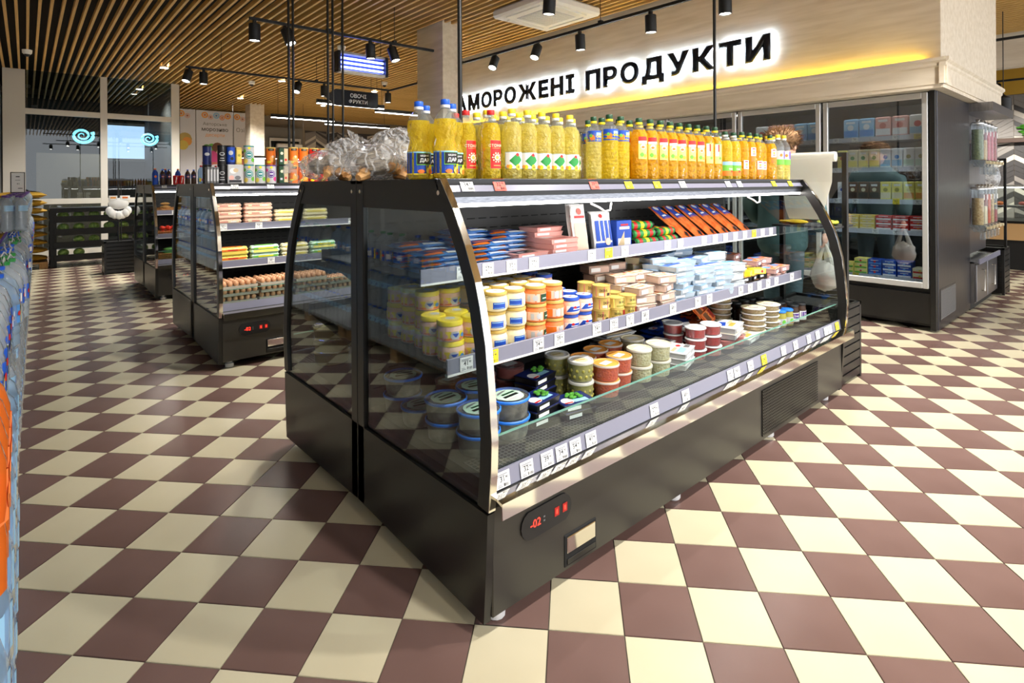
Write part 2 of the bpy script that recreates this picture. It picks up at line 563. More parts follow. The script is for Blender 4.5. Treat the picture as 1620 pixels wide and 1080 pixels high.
# ------------------------------------------------------------------ walls
b = MB()
b.box(-0.62, -4.2, 0, -0.5, 22, CZ + 0.3, 'wall_white')
wl = struct('wall_left', b)
for yy in (2.6, 5.2, 7.6, 9.6, 11.6, 13.6):
    b = MB(); b.box(-0.5, yy, 0, -0.452, yy + 0.5, CZ + 0.3, 'frame_white', 0.006); b.obj('pilaster', wl)
b = MB()
b.box(-0.62, 20.9, 0, 17, 21.1, CZ + 0.3, 'wall_brown')
wb = struct('wall_back', b)
b = MB()
b.box(15.6, -4.2, 0, 15.75, 21, CZ + 0.3, 'wall_brown')
wr = struct('wall_right', b)
b = MB(); b.box(15.5, -4.2, 3.3, 15.6, 21, CZ + .3, 'mustard'); b.obj('mustard_band', wr)
b = MB(); b.box(12.7, -4.2, 3.45, 12.95, 21, CZ + .3, 'pale_wood'); struct('wall_bulkhead', b)

def chevron(parent, axis, fixed, a0, a1, z0, z1, w=0.42, hgt=0.11, seed=1):
    """zigzag planks, proud of the wall by different amounts; axis 'x' = wall lies along x"""
    rnd = random.Random(seed)
    m = MB()
    n = int((a1 - a0) / w) + 1
    rows = int((z1 - z0) / hgt) + 4
    for c in range(n):
        for r in range(-3, rows):
            x0 = a0 + c * w; x1 = min(x0 + w - 0.006, a1)
            zl = z0 + r * hgt; up = w * 0.62
            za, zb = (zl, zl + up) if c % 2 == 0 else (zl + up, zl)
            q = [(x0, za), (x1, zb), (x1, zb + hgt - 0.006), (x0, za + hgt - 0.006)]
            q = [(p[0], min(max(p[1], z0), z1)) for p in q]
            if max(p[1] for p in q) - min(p[1] for p in q) < 0.004:
                continue
            mm = rnd.choice(('chev_a', 'chev_a', 'chev_b', 'chev_c', 'chev_b'))
            d = 0.012 + rnd.random() * 0.01
            if axis == 'x':
                m.prism(q, 'y', fixed - d, fixed, mm)
            else:
                m.prism(q, 'x', fixed - d, fixed, mm)
    o = m.obj('chevron_plank_cladding', parent)
    o['kind'] = 'stuff'
chevron(wb, 'x', 20.9, 7.9, 13.0, 0.6, 3.55, seed=3)
chevron(wr, 'y', 15.6, -1.0, 7.0, 2.4, 3.3, seed=5)
chevron(wr, 'y', 15.6, -1.0, 7.0, 0.7, 2.3, seed=6)
b = MB(); b.box(15.42, -1, 2.3, 15.6, 7, 2.38, 'dbrown'); b.obj('ledge', wr)
b = MB()
for k in range(60):
    b.ball((15.5 + random.uniform(-.08, .05), 1.55 + random.uniform(-.3, .3), 2.42 + random.random() * .22), 1, 'leaf', 6, 4, (.05, .06, .02))
tag(b.obj('trailing_plant'), 'bushy green plant on the ledge of the chevron wall', 'plant')
t = thing('pendant_lamp', 'black pendant lamp hanging before the chevron wall', 'lamp', (10.9, 1.47, 2.5))
b = MB(); b.lathe([(.09, 0), (.095, .005), (.095, .22), (.03, .26), (.012, .28)], 'black_matt', 16, cap=False); b.obj('shade', t)
b = MB(); b.tube([(0, 0, .27), (0, 0, CZ - 2.5 + .03)], .006, 'black_matt', 6); b.obj('cord', t)
b = MB(); b.lathe([(0, .01), (.085, .01)], 'lamp_face', 14, cap=False); b.obj('diffuser', t)

# glass partition at the far left end
PY = 15.8
part = thing('glass_partition', 'tall glass partition with pale frames beside the white pilaster wall', 'partition', (0, PY, 0))
part['kind'] = 'structure'
part.name = 'window_1'
for nm, x0, x1, z0, z1 in (('mullion', -0.36, 0.0, 0, CZ), ('mullion', 1.29, 1.42, 0, CZ), ('mullion', 2.69, 2.86, 0, CZ),
                           ('transom', 0, 1.29, 3.06, 3.18), ('transom', 1.42, 2.69, 3.06, 3.18), ('transom', 0, 1.29, 1.12, 1.24),
                           ('transom', 1.42, 2.69, 1.12, 1.24), ('transom', 0, 1.29, 0, 0.12), ('transom', 1.42, 2.69, 0, 0.12)):
    b = MB(); b.box(x0, -0.05, z0, x1, 0.05, z1, 'frame_white', 0.004); b.obj(nm, part)
for x0, x1 in ((0, 1.29), (1.42, 2.69)):
    for z0, z1 in ((0.12, 1.12), (1.24, 3.06), (3.18, CZ)):
        b = MB(); b.box(x0, -0.005, z0, x1, 0.005, z1, 'glass_part'); b.obj('pane', part)
# vestibule behind the partition
b = MB(); b.box(2.8, PY + 0.1, 0, 2.9, 20.9, CZ, 'wall_dark'); struct('wall_vestibule', b)
b = MB(); b.box(-0.5, 20.7, 0, 2.8, 20.85, CZ + 0.1, 'wall_dark'); wv = struct('wall_vestibule_end', b)
b = MB(); b.box(0.2, 18.2, 0, 1.5, 18.3, 2.35, 'wall_brown'); tag(b.obj('screen_wall'), 'low beige screen standing behind the glass partition', 'screen')
w2 = thing('window_2', 'bright daylight window beyond the glass partition', 'window', (1.85, 20.68, 0)); w2['kind'] = 'structure'
b = MB(); b.box(0, 0, 2.35, 1.45, 0.02, 3.35, 'day'); b.obj('pane', w2)
for a in ((-.05, 2.27, 1.5, 2.35), (-.05, 3.35, 1.5, 3.43), (-.05, 2.35, 0, 3.35), (1.45, 2.35, 1.5, 3.35), (1.1, 2.35, 1.14, 3.35)):
    b = MB(); b.box(a[0], -0.03, a[1], a[2], 0.02, a[3], 'frame_white'); b.obj('window_frame', w2)
def spiral_sign(x, y, z, R, label):
    t = thing('spiral_sign', label, 'sign', (x, y, z))
    pts = []
    for k in range(46):
        a = k * 0.29
        r = R * (0.12 + 0.88 * k / 45)
        pts.append((r * math.cos(a), 0, r * math.sin(a) * 0.9))
    b = MB(); b.tube(pts, [R * (0.03 + 0.17 * k / 45) for k in range(46)], 'cyan_light', 6); b.obj('spiral_tube', t)
    b = MB(); b.box(-0.01, 0.02, R * 0.8, 0.01, 0.06, CZ - z, 'black'); b.obj('hanger', t)
spiral_sign(1.05, 17.2, 2.75, 0.22, 'round cyan glowing spiral sign behind the left glass pane')
spiral_sign(2.45, 17.4, 2.75, 0.2, 'cyan glowing spiral sign behind the right glass pane')

# square columns
def column(name, x0, y0, x1, y1, label):
    b = MB(); b.box(x0, y0, 0, x1, y1, CZ + 0.29, 'pale_wood', 0.006)
    o = b.obj(name); o['kind'] = 'structure'
    tag(o, label, 'column')
column('trim_1', 4.86, 7.2, 5.22, 7.95, 'pale wood clad column behind the oil bottles, beside the frozen goods wall')
column('trim_2', 5.2, 18.2, 5.62, 18.7, 'pale column in front of the ice cream posters')

# office glazing and pale wall left of the chevron cladding
b = MB(); b.box(5.9, 20.75, 0, 7.75, 20.9, 3.6, 'wall_grey'); b.obj('office_wall', wb)
w3 = thing('window_3', 'office window in the back wall beside the chevron cladding', 'window', (6.6, 20.7, 0)); w3['kind'] = 'structure'
b = MB(); b.box(0, 0, 1.2, 1.0, 0.02, 3.1, 'glass_part'); b.obj('pane', w3)
for a in ((-.05, 1.1, 0, 3.2), (1.0, 1.1, 1.06, 3.2), (0, 3.1, 1.0, 3.2), (0, 1.1, 1.0, 1.2)):
    b = MB(); b.box(a[0], -0.04, a[1], a[2], 0.03, a[3], 'frame_white'); b.obj('window_frame', w3)
b = MB(); b.box(0, 0, 0, 0.9, 0.22, 0.28, 'white', 0.03); b.box(0.05, -0.01, 0.03, 0.85, 0, 0.07, 'lgrey')
tag(b.obj('air_conditioner', None, (6.75, 20.44, 2.72)), 'white wall air conditioner mounted beside the office window', 'air conditioner')

# ice cream posters
def poster(x, w, label, art):
    t = thing('poster', label, 'poster', (x, 20.2, 1.3))
    b = MB(); b.box(0, 0, 0, w, 0.04, 2.65, 'poster_white', 0.004); b.obj('board', t)
    for pn, items in (('curl_border', [a for a in art if a[0] == 'c' and a[2] > 2.3]), ('picture', [a for a in art if a[0] != 't' and not (a[0] == 'c' and (a[2] > 2.3 or a[2] < .7))]), ('small_curl', [a for a in art if a[0] == 'c' and a[2] < .7])):
        if items:
            b = MB(); b.art(flat(0, 0, 0), items); b.obj(pn, t)
    for a in art:
        if a[0] == 't':
            b = MB(); b.art(flat(0, 0, 0), [a], .0015); b.obj('lettering', t)
    for xx in (0.05, w - 0.07):
        b = MB(); b.box(xx, 0.04, -1.3, xx + 0.02, 0.06, 2.6, 'alu'); b.obj('support', t)
def curls(x0, n):
    r = []
    for k in range(n):
        r += [('c', x0 + k * .17, 2.5 - .06 * (k % 2), .10 - .02 * (k % 2), ('lorange', 'pink', 'skyblue', 'orange')[k % 4]), ('c', x0 + k * .17, 2.5 - .06 * (k % 2), .06, 'wall_white'),
              ('c', x0 + k * .17, 2.5 - .06 * (k % 2), .03, ('orange', 'meat', 'lblue')[k % 3])]
    return r
poster(3.62, 0.5, 'white poster with a waffle picture beside the ice cream poster', curls(.1, 2) + [('c', .2, 1.7, .2, 'gold'), ('c', .26, 1.62, .14, 'lorange'), ('c', .15, 1.5, .15, 'straw')])
poster(4.14, 1.1, 'white poster with an ice cream picture and lettering', curls(.25, 5) + [
    ('t', 'Авторське', .55, 2.14, .13, 'grey'), ('t', 'морозиво', .55, 1.95, .13, 'ink', .05), ('t', 'десерти', .55, 1.78, .11, 'lorange'),
    ('c', .3, 1.42, .13, 'leaf'), ('c', .45, 1.46, .12, 'lgreen'), ('c', .62, 1.45, .17, 'brown'), ('c', .8, 1.3, .22, 'peach'), ('c', .42, 1.12, .24, 'hotpink'),
    ('r', .16, .9, .68, .98, 'meat'), ('p', [(.8, 1.48), (.95, 1.3), (.85, 1.28), (.78, 1.4)], 'brown'), ('c', .3, .55, .08, 'lorange'), ('c', .3, .55, .04, 'wall_white')])
poster(5.26, 0.62, 'white poster partly hidden by the pale column', curls(.1, 3) + [('t', 'Озі', .2, 2.0, .14, 'grey'), ('r', .1, .9, .3, 1.3, 'meat'), ('r', .08, 1.28, .32, 1.36, 'dbrown')])

# ------------------------------------------------------------------ ceiling fixtures
def aim_light(name, loc, target, power, size_deg, blend=0.6, radius=0.05, col=(1, 0.965, 0.9)):
    ld = bpy.data.lights.new(name, 'SPOT')
    ld.energy = power; ld.spot_size = math.radians(size_deg); ld.spot_blend = blend
    ld.shadow_soft_size = radius; ld.color = col
    o = bpy.data.objects.new(name, ld); COL.objects.link(o)
    o.location = loc
    o.rotation_euler = (Vector(target) - Vector(loc)).to_track_quat('-Z', 'Y').to_euler()
    return o

def make_spot():
    t = thing('track_spotlight', 'black cylinder spotlight', 'spotlight')
    b = MB(); b.lathe([(0.062, -0.2), (0.066, -0.195), (0.066, 0.0), (0.06, 0.006), (0.0, 0.006)], 'black_matt', 18, cap=False)
    b.lathe([(0.055, -0.196), (0.062, -0.2)], 'alu', 18, cap=False); b.obj('housing', t)
    b = MB(); b.lathe([(0.0, -0.19), (0.056, -0.19)], 'lamp_face', 18, cap=False); b.obj('lens', t)
    b = MB(); b.box(-0.02, -0.02, 0.0, 0.02, 0.02, 0.05, 'black_matt', 0.004); b.obj('adapter', t)
    return t
SPOT = Kind(make_spot)
SPOTP = 150
def spot(x, y, z, label, aim=(0, 0), group='spotlights on the ceiling tracks', power=None, wide=95):
    """z is the track's underside; the head hangs below it, tilted by aim (dx, dy per metre of drop)"""
    d = Vector((aim[0], aim[1], -1)).normalized()
    rotq = Vector((0, 0, 1)).rotation_difference(-d)
    s = SPOT.put((x, y, z - 0.05), label=label, group=group, rot=rotq.to_euler())
    p = Vector((x, y, z - 0.05)) + d * 0.22
    aim_light('spot_beam', p, p + d, SPOTP if power is None else power, wide)
    return s
def track(x0, y0, x1, y1, z, label, hang=()):
    t = thing('lighting_track', label, 'lighting track', (x0, y0, z))
    b = MB()
    if abs(x1 - x0) > abs(y1 - y0): b.box(0, -0.02, 0, x1 - x0, 0.02, 0.035, 'black_matt', 0.003)
    else: b.box(-0.02, 0, 0, 0.02, y1 - y0, 0.035, 'black_matt', 0.003)
    b.obj('rail', t)
    for hx, hy in hang:
        b = MB(); b.tube([(hx - x0, hy - y0, 0.03), (hx - x0, hy - y0, CZ + 0.06 - z)], 0.005, 'black_matt', 6)
        b.box(hx - x0 - .025, hy - y0 - .025, 0.03, hx - x0 + .025, hy - y0 + .025, 0.06, 'black_matt'); b.obj('suspension', t)
TZ = 3.5
track(2.04, 7.15, 4.66, 7.15, TZ, 'black lighting track hung in front of the violet insect lamp', ((3.02, 7.15), (4.0, 7.15)))
for x_, a_, nm in ((2.1, (0, 0), 'at the free end of the short track'), (2.47, (.25, -.35), 'tilted, second on the short track'), (3.62, (.05, 0), 'in front of the violet insect lamp'), (3.95, (.2, -.3), 'tilted, beside the violet insect lamp')):
    spot(x_, 7.15, TZ, 'black cylinder spotlight ' + nm, a_)
track(5.5, 1.2, 5.5, 8.6, TZ, 'long black lighting track facing the frozen goods sign', ((5.5, 2.2), (5.5, 4.6), (5.5, 7.6)))
for y_, a_, nm in ((6.7, (-.55, -.2), 'at the column end of the sign track, tilted'), (5.75, (-.5, -.1), 'second from the column on the sign track, tilted'), (4.95, (.06, 0), 'third from the column on the sign track'), (3.85, (.03, 0), 'fourth from the column on the sign track'), (2.93, (0, 0), 'above the letter И on the sign track'), (1.8, (0, 0), 'on the sign track past the last letter')):
    spot(5.5, y_, TZ, 'black cylinder spotlight ' + nm, a_)
track(2.05, 10.75, 5.9, 10.75, TZ, 'black lighting track behind the hanging arrow sign', ((2.6, 10.75), (4.3, 10.75)))
for x_, a_, nm in ((2.1, (-.3, -.2), 'tilted, at the free end of the rear track'), (2.32, (0, 0), 'second on the rear track'), (3.95, (-.35, -.3), 'tilted, on the rear track left of the arrow sign'), (4.45, (0, 0), 'on the rear track beside the arrow sign'), (5.85, (0, 0), 'at the corner of the rear track')):
    spot(x_, 10.75, TZ, 'black cylinder spotlight ' + nm, a_)
track(5.9, 8.9, 5.9, 10.75, TZ, 'short black lighting track joining the rear track at a corner', ((5.9, 9.6),))
spot(5.9, 9.1, TZ, 'black cylinder spotlight beside the wood clad column', (0, 0))
# the tracks go on over the aisle behind and beside the camera
track(0.6, -2.4, 5.6, -2.4, TZ, 'black lighting track over the aisle behind the camera', ((1.5, -2.4), (4.5, -2.4)))
for i, x_ in enumerate((0.9, 1.9, 2.9, 3.9, 4.9)):
    spot(x_, -2.4, TZ, 'black cylinder spotlight on the track over the front aisle', (0, .3), 'spotlights over the front aisle')
track(1.0, 0.2, 6.0, 0.2, TZ, 'black lighting track over the aisle in front of the oil bottles', ((1.5, 0.2), (4.5, 0.2)))
for i, x_ in enumerate((1.4, 2.5, 3.6, 4.7, 5.8)):
    spot(x_, 0.2, TZ, 'black cylinder spotlight on the track in front of the dairy cooler', (0, .6), 'spotlights in front of the dairy cooler')
track(0.5, 4.1, 4.6, 4.1, TZ, 'black lighting track over the aisle in front of the egg cooler', ((1.0, 4.1), (4.0, 4.1)))
for i, x_ in enumerate((1.9, 2.9, 4.1)):
    spot(x_, 4.1, TZ, 'black cylinder spotlight over the aisle in front of the egg cooler', (0, .1), 'spotlights in front of the egg cooler')
track(10.5, -1.5, 10.5, 6.0, TZ, 'black lighting track over the aisle by the bulk dispensers', ((10.5, 0), (10.5, 4)))
for y_ in (-1.0, 0.6, 2.4):
    spot(10.5, y_, TZ, 'black cylinder spotlight over the aisle by the bulk dispensers', (0, 0), 'spotlights by the bulk dispensers')

track(13.4, 0.0, 13.4, 5.0, TZ - .2, 'black lighting track added to brighten the chevron wall', ((13.4, 1), (13.4, 4)))  # this track and its spotlights are added to lighten the chevron cladding
for y_ in (0.8, 1.9, 3.0, 4.1):
    spot(13.4, y_, TZ - .2, 'black cylinder spotlight added to brighten the chevron wall', (.9, 0), 'added spotlights on the chevron wall', 180)
def linear(x0, y, x1, z, label):
    t = thing('linear_lamp', label, 'lamp', (x0, y, z), 0, 'linear lamps hung over the produce')
    b = MB(); b.box(0, -0.03, 0.0, x1 - x0, 0.03, 0.07, 'black_matt', 0.003); b.obj('housing', t)
    b = MB(); b.box(0.01, -0.026, -0.012, x1 - x0 - 0.01, 0.026, 0.0, 'led'); b.obj('diffuser', t)
    for hx in (0.15, x1 - x0 - 0.15):
        b = MB(); b.tube([(hx, 0, 0.06), (hx, 0, CZ + 0.05 - z)], 0.004, 'black_matt', 5); b.obj('suspension_wire', t)
linear(4.0, 10.0, 5.35, 3.0, 'slim black linear lamp right under the arrow sign')
linear(5.42, 10.5, 6.6, 3.0, 'slim black linear lamp beside the wood clad column')
linear(4.06, 12.7, 5.5, 3.0, 'slim black linear lamp above the tall crisp tubes')
linear(5.54, 13.35, 7.3, 3.0, 'slim black linear lamp before the chevron wall')
linear(4.3, 17.2, 6.6, 2.3, 'slim linear lamp hanging low before the office window')

# ceiling lamps added to brighten the far end of the shop
def added_downlight(x, y, label, grp):
    t = thing('added_downlight', label, 'lamp', (x, y, CZ), 0, grp)
    b = MB(); b.lathe([(.075, -.03), (.085, -.03), (.085, .0)], 'white', 16, cap=False); b.obj('trim_ring', t)
    b = MB(); b.lathe([(.075, -.028), (0, -.028)][::-1], 'lamp_face', 16); b.obj('lens', t)
    aim_light('added_downlight_beam', (x, y, CZ - .05), (x, y, 0), 520, 140, radius=.08)
for x in (2.2, 4.6, 7.0, 9.4):
    for y in (13.6, 17.0):
        added_downlight(x, y, 'round white lamp added between the slats to brighten the far end', 'added lamps at the far end')
# produce sign
t = thing('arrow_sign', 'black hanging arrow sign with white lettering about vegetables and fruit', 'sign', (3.72, 9.0, 2.84))
b = MB(); b.prism([(0, 0.13), (0.2, 0.0), (0.97, 0.0), (0.97, 0.27), (0.2, 0.27)], 'y', -0.02, 0.02, 'sign_face'); b.obj('board', t)
b = MB(); b.art(flat(0, -0.02, 0), [('t', 'ОВОЧІ', .6, .15, .07, 'paper', .04), ('t', 'ФРУКТИ', .6, .05, .07, 'paper', .04)]); b.obj('lettering', t)
for xx in (0.3, 0.85):
    b = MB(); b.tube([(xx, 0, 0.26), (xx, 0, CZ - 2.84 + .05)], 0.004, 'black_matt', 5); b.obj('suspension_wire', t)
# insect lamp
t = thing('insect_lamp', 'hanging insect lamp with glowing violet tubes', 'lamp', (3.38, 7.6, 3.12))
b = MB(); b.box(0, 0.02, 0.0, 0.74, 0.14, 0.04, 'alu', 0.004); b.box(0, 0.02, 0.26, 0.74, 0.14, 0.3, 'alu', 0.004); b.box(0, 0.11, 0.03, 0.74, 0.13, 0.27, 'navy'); b.obj('frame', t)
for xx in (-0.025, 0.725):
    b = MB(); b.box(xx, 0.0, 0, xx + 0.04, 0.15, 0.3, 'black_matt', 0.004); b.obj('end_cap', t)
for k in range(3):
    b = MB(); b.tube([(0.03, 0.06, 0.08 + k * .065), (0.71, 0.06, 0.08 + k * .065)], 0.016, 'uv', 10); b.obj('violet_tube', t)
for xx in (0.06, 0.68):
    b = MB(); b.tube([(xx, 0.08, 0.3), (xx, 0.08, CZ - 3.12 + .05)], 0.005, 'black_matt', 5); b.obj('chain', t)

# ceiling cassette air conditioner
t = thing('cassette_air_conditioner', 'white square cassette air conditioner set in the slat ceiling', 'air conditioner', (5.62, 5.7, CZ - .091))
b = MB(); b.box(-.55, -.55, -0.035, .55, .55, 0.09, 'white', 0.03); b.obj('panel', t)
b = MB(); b.box(-.3, -.3, -0.042, .3, .3, -0.03, 'lgrey', 0.006); g = b.obj('intake_grille', t)
b = MB()
for k in range(12): b.box(-.27, -.27 + k * .046, -0.047, .27, -.245 + k * .046, -0.042, 'led_grid')
b.obj('grille_bars', g)
for a in ((-.35, -.46, .35, -.40), (-.35, .40, .35, .46), (-.46, -.35, -.40, .35), (.40, -.35, .46, .35)):
    b = MB(); b.box(a[0], a[1], -0.05, a[2], a[3], -0.034, 'white', 0.004); b.obj('louver', t)

def dome(x, y, z, label):
    t = thing('security_camera', label, 'camera', (x, y, z))
    b = MB(); b.lathe([(0.075, 0.0), (0.07, -0.06), (0.05, -0.08)][::-1], 'white', 14); b.obj('base', t)
    b = MB(); b.ball((0, 0, -0.08), 0.045, 'black_p', 10, 6); b.obj('lens_dome', t)
dome(0.22, 9.1, CZ, 'white dome camera with a black lens under the slats near the pilasters')
dome(0.03, 13.5, CZ, 'white dome camera close to the glass partition')
dome(4.1, 14.2, CZ, 'white dome camera under the slats before the ice cream posters')
dome(6.6, 12.3, CZ, 'white dome camera under the slats near the chevron wall')
dome(4.3, 9.6, CZ, 'white dome camera above the arrow sign')
t = thing('ceiling_diffuser', 'small black air diffuser set between the slats', 'vent', (1.05, 7.75, CZ))
b = MB(); b.box(-.16, -.2, -0.03, .16, .2, 0.02, 'black_matt'); b.obj('frame', t)
for k in range(5):
    b = MB(); b.box(-.15 + k * .065, -.19, -0.045, -.12 + k * .065, .19, -0.03, 'grey'); b.obj('blade', t)
# power posts from the coolers to the ceiling
def post(x, y, label):
    b = MB(); b.tube([(x, y, 1.5), (x, y, CZ + 0.3)], 0.0125, 'black', 10)
    tag(b.obj('power_post'), label, 'post')
post(1.71, 2.375, 'thin black post rising from the cooler beside the blue capped bottles')
post(4.28, 2.375, 'thin black post rising behind the orange oil bottles')
for xx, l in ((2.07, 'first thin black post behind the orange crisp tubes'), (2.115, 'second thin black post behind the orange crisp tubes'), (2.49, 'first thin black post behind the bagged mushrooms'),
              (2.545, 'second thin black post behind the bagged mushrooms'), (2.66, 'third thin black post behind the bagged mushrooms')):
    post(xx, 5.91, l)

# ------------------------------------------------------------------ open display coolers (two stand back to back on each island)
PROF = [(-.92, .05), (-.935, .25), (-.945, .43), (-.958, .55), (-.963, .665), (-.951, .81), (-.933, .97), (-.905, 1.09), (-.88, 1.17), (-.825, 1.29), (-.752, 1.415), (-.675, 1.52)]
def inset(d):
    out = []
    for k, (y, z) in enumerate(PROF):
        a = PROF[max(k - 1, 0)]; c = PROF[min(k + 1, len(PROF) - 1)]
        dy, dz = c[0] - a[0], c[1] - a[1]
        l = math.hypot(dy, dz)
        out.append((y + dz / l * d, z - dy / l * d))
    return out

TAGS = {}
def tag_mesh(kind):
    if kind not in TAGS:
        rnd = random.Random(kind)
        m = {'w': 'paper', 'y': 'paper_yellow', 'r': 'paper_red'}[kind[0]]
        b = MB()
        b.box(-.03, -0.0012, -.026, .03, 0, .026, m)
        dig = ('31', '32', '39', '34', '54', '41', '49', '27')[int(kind[1:])]
        it = [('t', dig, -.004, -.006, .017, 'ink', .03), ('t', '90', .016, .002, .008, 'ink', .03), ('r', -.024, .016, .02, .0185, 'ink_grey'), ('r', -.024, .0115, .008, .0135, 'ink_grey'), ('r', .002, -.0215, .004, -.01, 'ink')]
        for k in range(6):
            x = .004 + k * .0036
            it.append(('r', x, -.0215, x + rnd.choice((.001, .002)), -.012, 'ink'))
        it.append(('r', -.025, -.02, -.006, -.0175, 'ink_grey')); it.append(('r', -.025, -.0145, -.01, -.0125, 'ink_grey'))
        b.art(flat(0, -.0012, 0), it)
        TAGS[kind] = b.mesh('price_tag')
    return TAGS[kind]

GR = {}
def cooler(name, label, loc, rz, L, tags=None, first=False, detail=True):
    t = thing(name, label, 'display cooler', loc, rz)
    b = MB()
    b.box(0.02, -0.875, 0.1, L - 0.02, -0.0, 0.44, 'black_matt'); b.obj('plinth', t)
    b = MB(); b.box(0.03, -0.93, 0.06, L - 0.03, -0.875, 0.43, 'black_panel', 0.004); fp = b.obj('front_panel', t)
    if detail:
        # thermostat display, condensate drawer, vent
        b = MB()
        pts = [(.12 * math.copysign(1, c) * .62 + .052 * c, .052 * s_) for c, s_ in ((math.cos(a * PI / 8), math.sin(a * PI / 8)) for a in range(16))]
        b.prism([(0.28 + p[0], 0.305 + p[1]) for p in pts], 'y', -0.936, -0.925, 'black_p'); d = b.obj('thermostat', fp)
        b = MB(); b.art(flat(.28, -.936, .305), [('t', '-02', -.058, -.014, .028, 'led_red', 0), ('r', -.02, -.01, -.012, -.004, 'grey'), ('r', -.02, .004, -.012, .01, 'grey'), ('r', .036, -.016, .06, .016, 'button_red'), ('r', .078, -.016, .102, .016, 'button_red'), ('r', .044, -.008, .052, .008, 'led_red'), ('r', .086, -.008, .094, .008, 'led_red')]); b.obj('display_digits', fp)
        b = MB(); b.box(.37, -.934, .075, .55, -.926, .195, 'dark_slot', .003); b.obj('drawer_recess', fp)
        b = MB(); b.box(.382, -.938, .125, .54, -.933, .185, 'chrome', .002); b.box(.382, -.938, .085, .54, -.934, .105, 'black', .001); b.obj('drainage_drawer', fp)
        v0, v1 = L - 1.24, L - 0.46
        b = MB(); b.box(v0, -.9325, .085, v1, -.929, .34, 'dark_slot'); g = b.obj('vent_backing', fp)
        b = MB()
        nx = int((v1 - v0) / .017)
        for k in range(nx): b.box(v0 + k * .017, -.936, .085, v0 + k * .017 + .006, -.932, .34, 'black_panel')
        for k in range(16): b.box(v0, -.936, .085 + k * .0165, v1, -.9325, .091 + k * .0165, 'black_panel')
        b.obj('vent_mesh', fp)['kind'] = 'stuff'
    for x0 in (0.06, L * .36, L * .67, L - 0.22):
        b = MB(); b.lathe([(.028, 0), (.034, .006), (.034, .03), (.02, .04), (.02, .1)], 'lgrey', 12, x0 + .04, -.86); b.obj('foot', t)
    # ends: opaque lower panel, curved stile, glass, top rail, chrome trim
    ins = inset(.055)
    for x0, x1 in ((0.0, 0.03), (L - 0.03, L)):
        b = MB(); b.prism([(-.92, .05), (-.935, .25), (-.944, .42), (0, .42), (0, .08)], 'x', x0, x1, 'black'); e = b.obj('end_panel', t)
        b = MB()
        for k in range(2, len(PROF) - 1):
            b.prism([PROF[k], PROF[k + 1], ins[k + 1], ins[k]], 'x', x0, x1, 'black')
        b.obj('curved_stile', t)
        b = MB(); b.prism([(-.71, 1.40), (-.68, 1.51), (0, 1.51), (0, 1.40)], 'x', x0 + .004, x1 - .004, 'black'); b.obj('top_rail', t)
        b = MB(); b.box(x0, -.062, .08, x1, -.001, 1.52, 'black', .003); b.obj('back_stile', t)
        xm = (x0 + x1) / 2
        b = MB(); gp = [p for p in inset(.04) if .42 < p[1] < 1.42] 
        b.prism([(gp[0][0], .42)] + gp + [(-.70, 1.42), (-.05, 1.42), (-.05, .42)], 'x', xm - .003, xm + .003, 'glass_end'); b.obj('end_glass', t)
        b = MB()
        o2 = inset(-.004)
        for k in range(2, len(PROF) - 1):
            b.prism([PROF[k], PROF[k + 1], o2[k + 1], o2[k]], 'x', x0 + .001, x1 - .001, 'chrome')
        b.obj('chrome_trim', t)
        for yy in (-.70, -.07):
            b = MB(); b.tube([(x0 - .004, yy + .03, 1.47), (x1 + .004, yy + .03, 1.47)], .009, 'chrome', 10); b.obj('bolt', t)
    # carcass
    b = MB(); b.box(.03, -.06, .44, L - .03, -.02, 1.5, 'black_back'); bp = b.obj('back_panel', t)
    b = MB()
    for z in (.58, .61, .66, .69, .95, .98, 1.03, 1.06, 1.24, 1.27, 1.32):
        for k in range(int(L / .075)):
            b.box(.05 + k * .075, -.0615, z, .1 + k * .075, -.0595, z + .006, 'dark_slot')
    b.obj('air_slots', bp)['kind'] = 'stuff'
    b = MB(); b.box(.0, -.66, 1.505, L, -.0, 1.52, 'black'); b.box(.03, -.66, 1.44, L - .03, -.05, 1.505, 'black_matt'); b.obj('canopy', t)
    b = MB(); b.prism([(-.672, 1.472), (-.665, 1.472), (-.640, 1.521), (-.648, 1.521)], 'x', .0, L, 'rail'); tr = b.obj('top_ticket_rail', t)
    b = MB(); b.prism([(-.668, 1.43), (-.63, 1.43), (-.63, 1.471), (-.668, 1.471)], 'x', .03, L - .03, 'black'); b.obj('canopy_fascia', t)
    b = MB(); b.box(.04, -.664, 1.414, L - .04, -.63, 1.428, 'led'); b.obj('light_strip', t)
    b = MB(); b.box(.04, -.671, 1.428, L - .04, -.662, 1.452, 'brushed'); b.obj('light_reflector', t)
    # deck
    b = MB(); b.box(.03, -.90, .46, L - .03, -.06, .5, 'black_matt'); dk = b.obj('deck', t)
    b = MB()
    for k in range(int((L - .1) / .018)): b.box(.05 + k * .018, -.895, .5005, .05 + k * .018 + .006, -.74, .503, 'grille')
    for k in range(9): b.box(.05, -.895 + k * .018, .501, L - .05, -.889 + k * .018, .5034, 'grille')
    b.obj('air_grille', dk)['kind'] = 'stuff'
    b = MB(); b.prism([(-.928, .47), (-.922, .47), (-.912, .535), (-.918, .535)], 'x', .03, L - .03, 'rail'); dr = b.obj('deck_ticket_rail', t)
    b = MB(); b.prism([(-.94, .43), (-.88, .43), (-.88, .475), (-.935, .475)], 'x', .03, L - .03, 'black_matt'); b.obj('deck_nose', t)
    b = MB(); b.prism([(-.912, .475), (-.906, .475), (-.892, .64), (-.898, .64)], 'x', .035, L - .035, 'glass'); fg = b.obj('front_glass', t)
    b = MB(); b.prism([(-.8985, .638), (-.8915, .638), (-.8915, .643), (-.8985, .643)], 'x', .035, L - .035, 'glass_edge'); b.obj('glass_edge', fg)
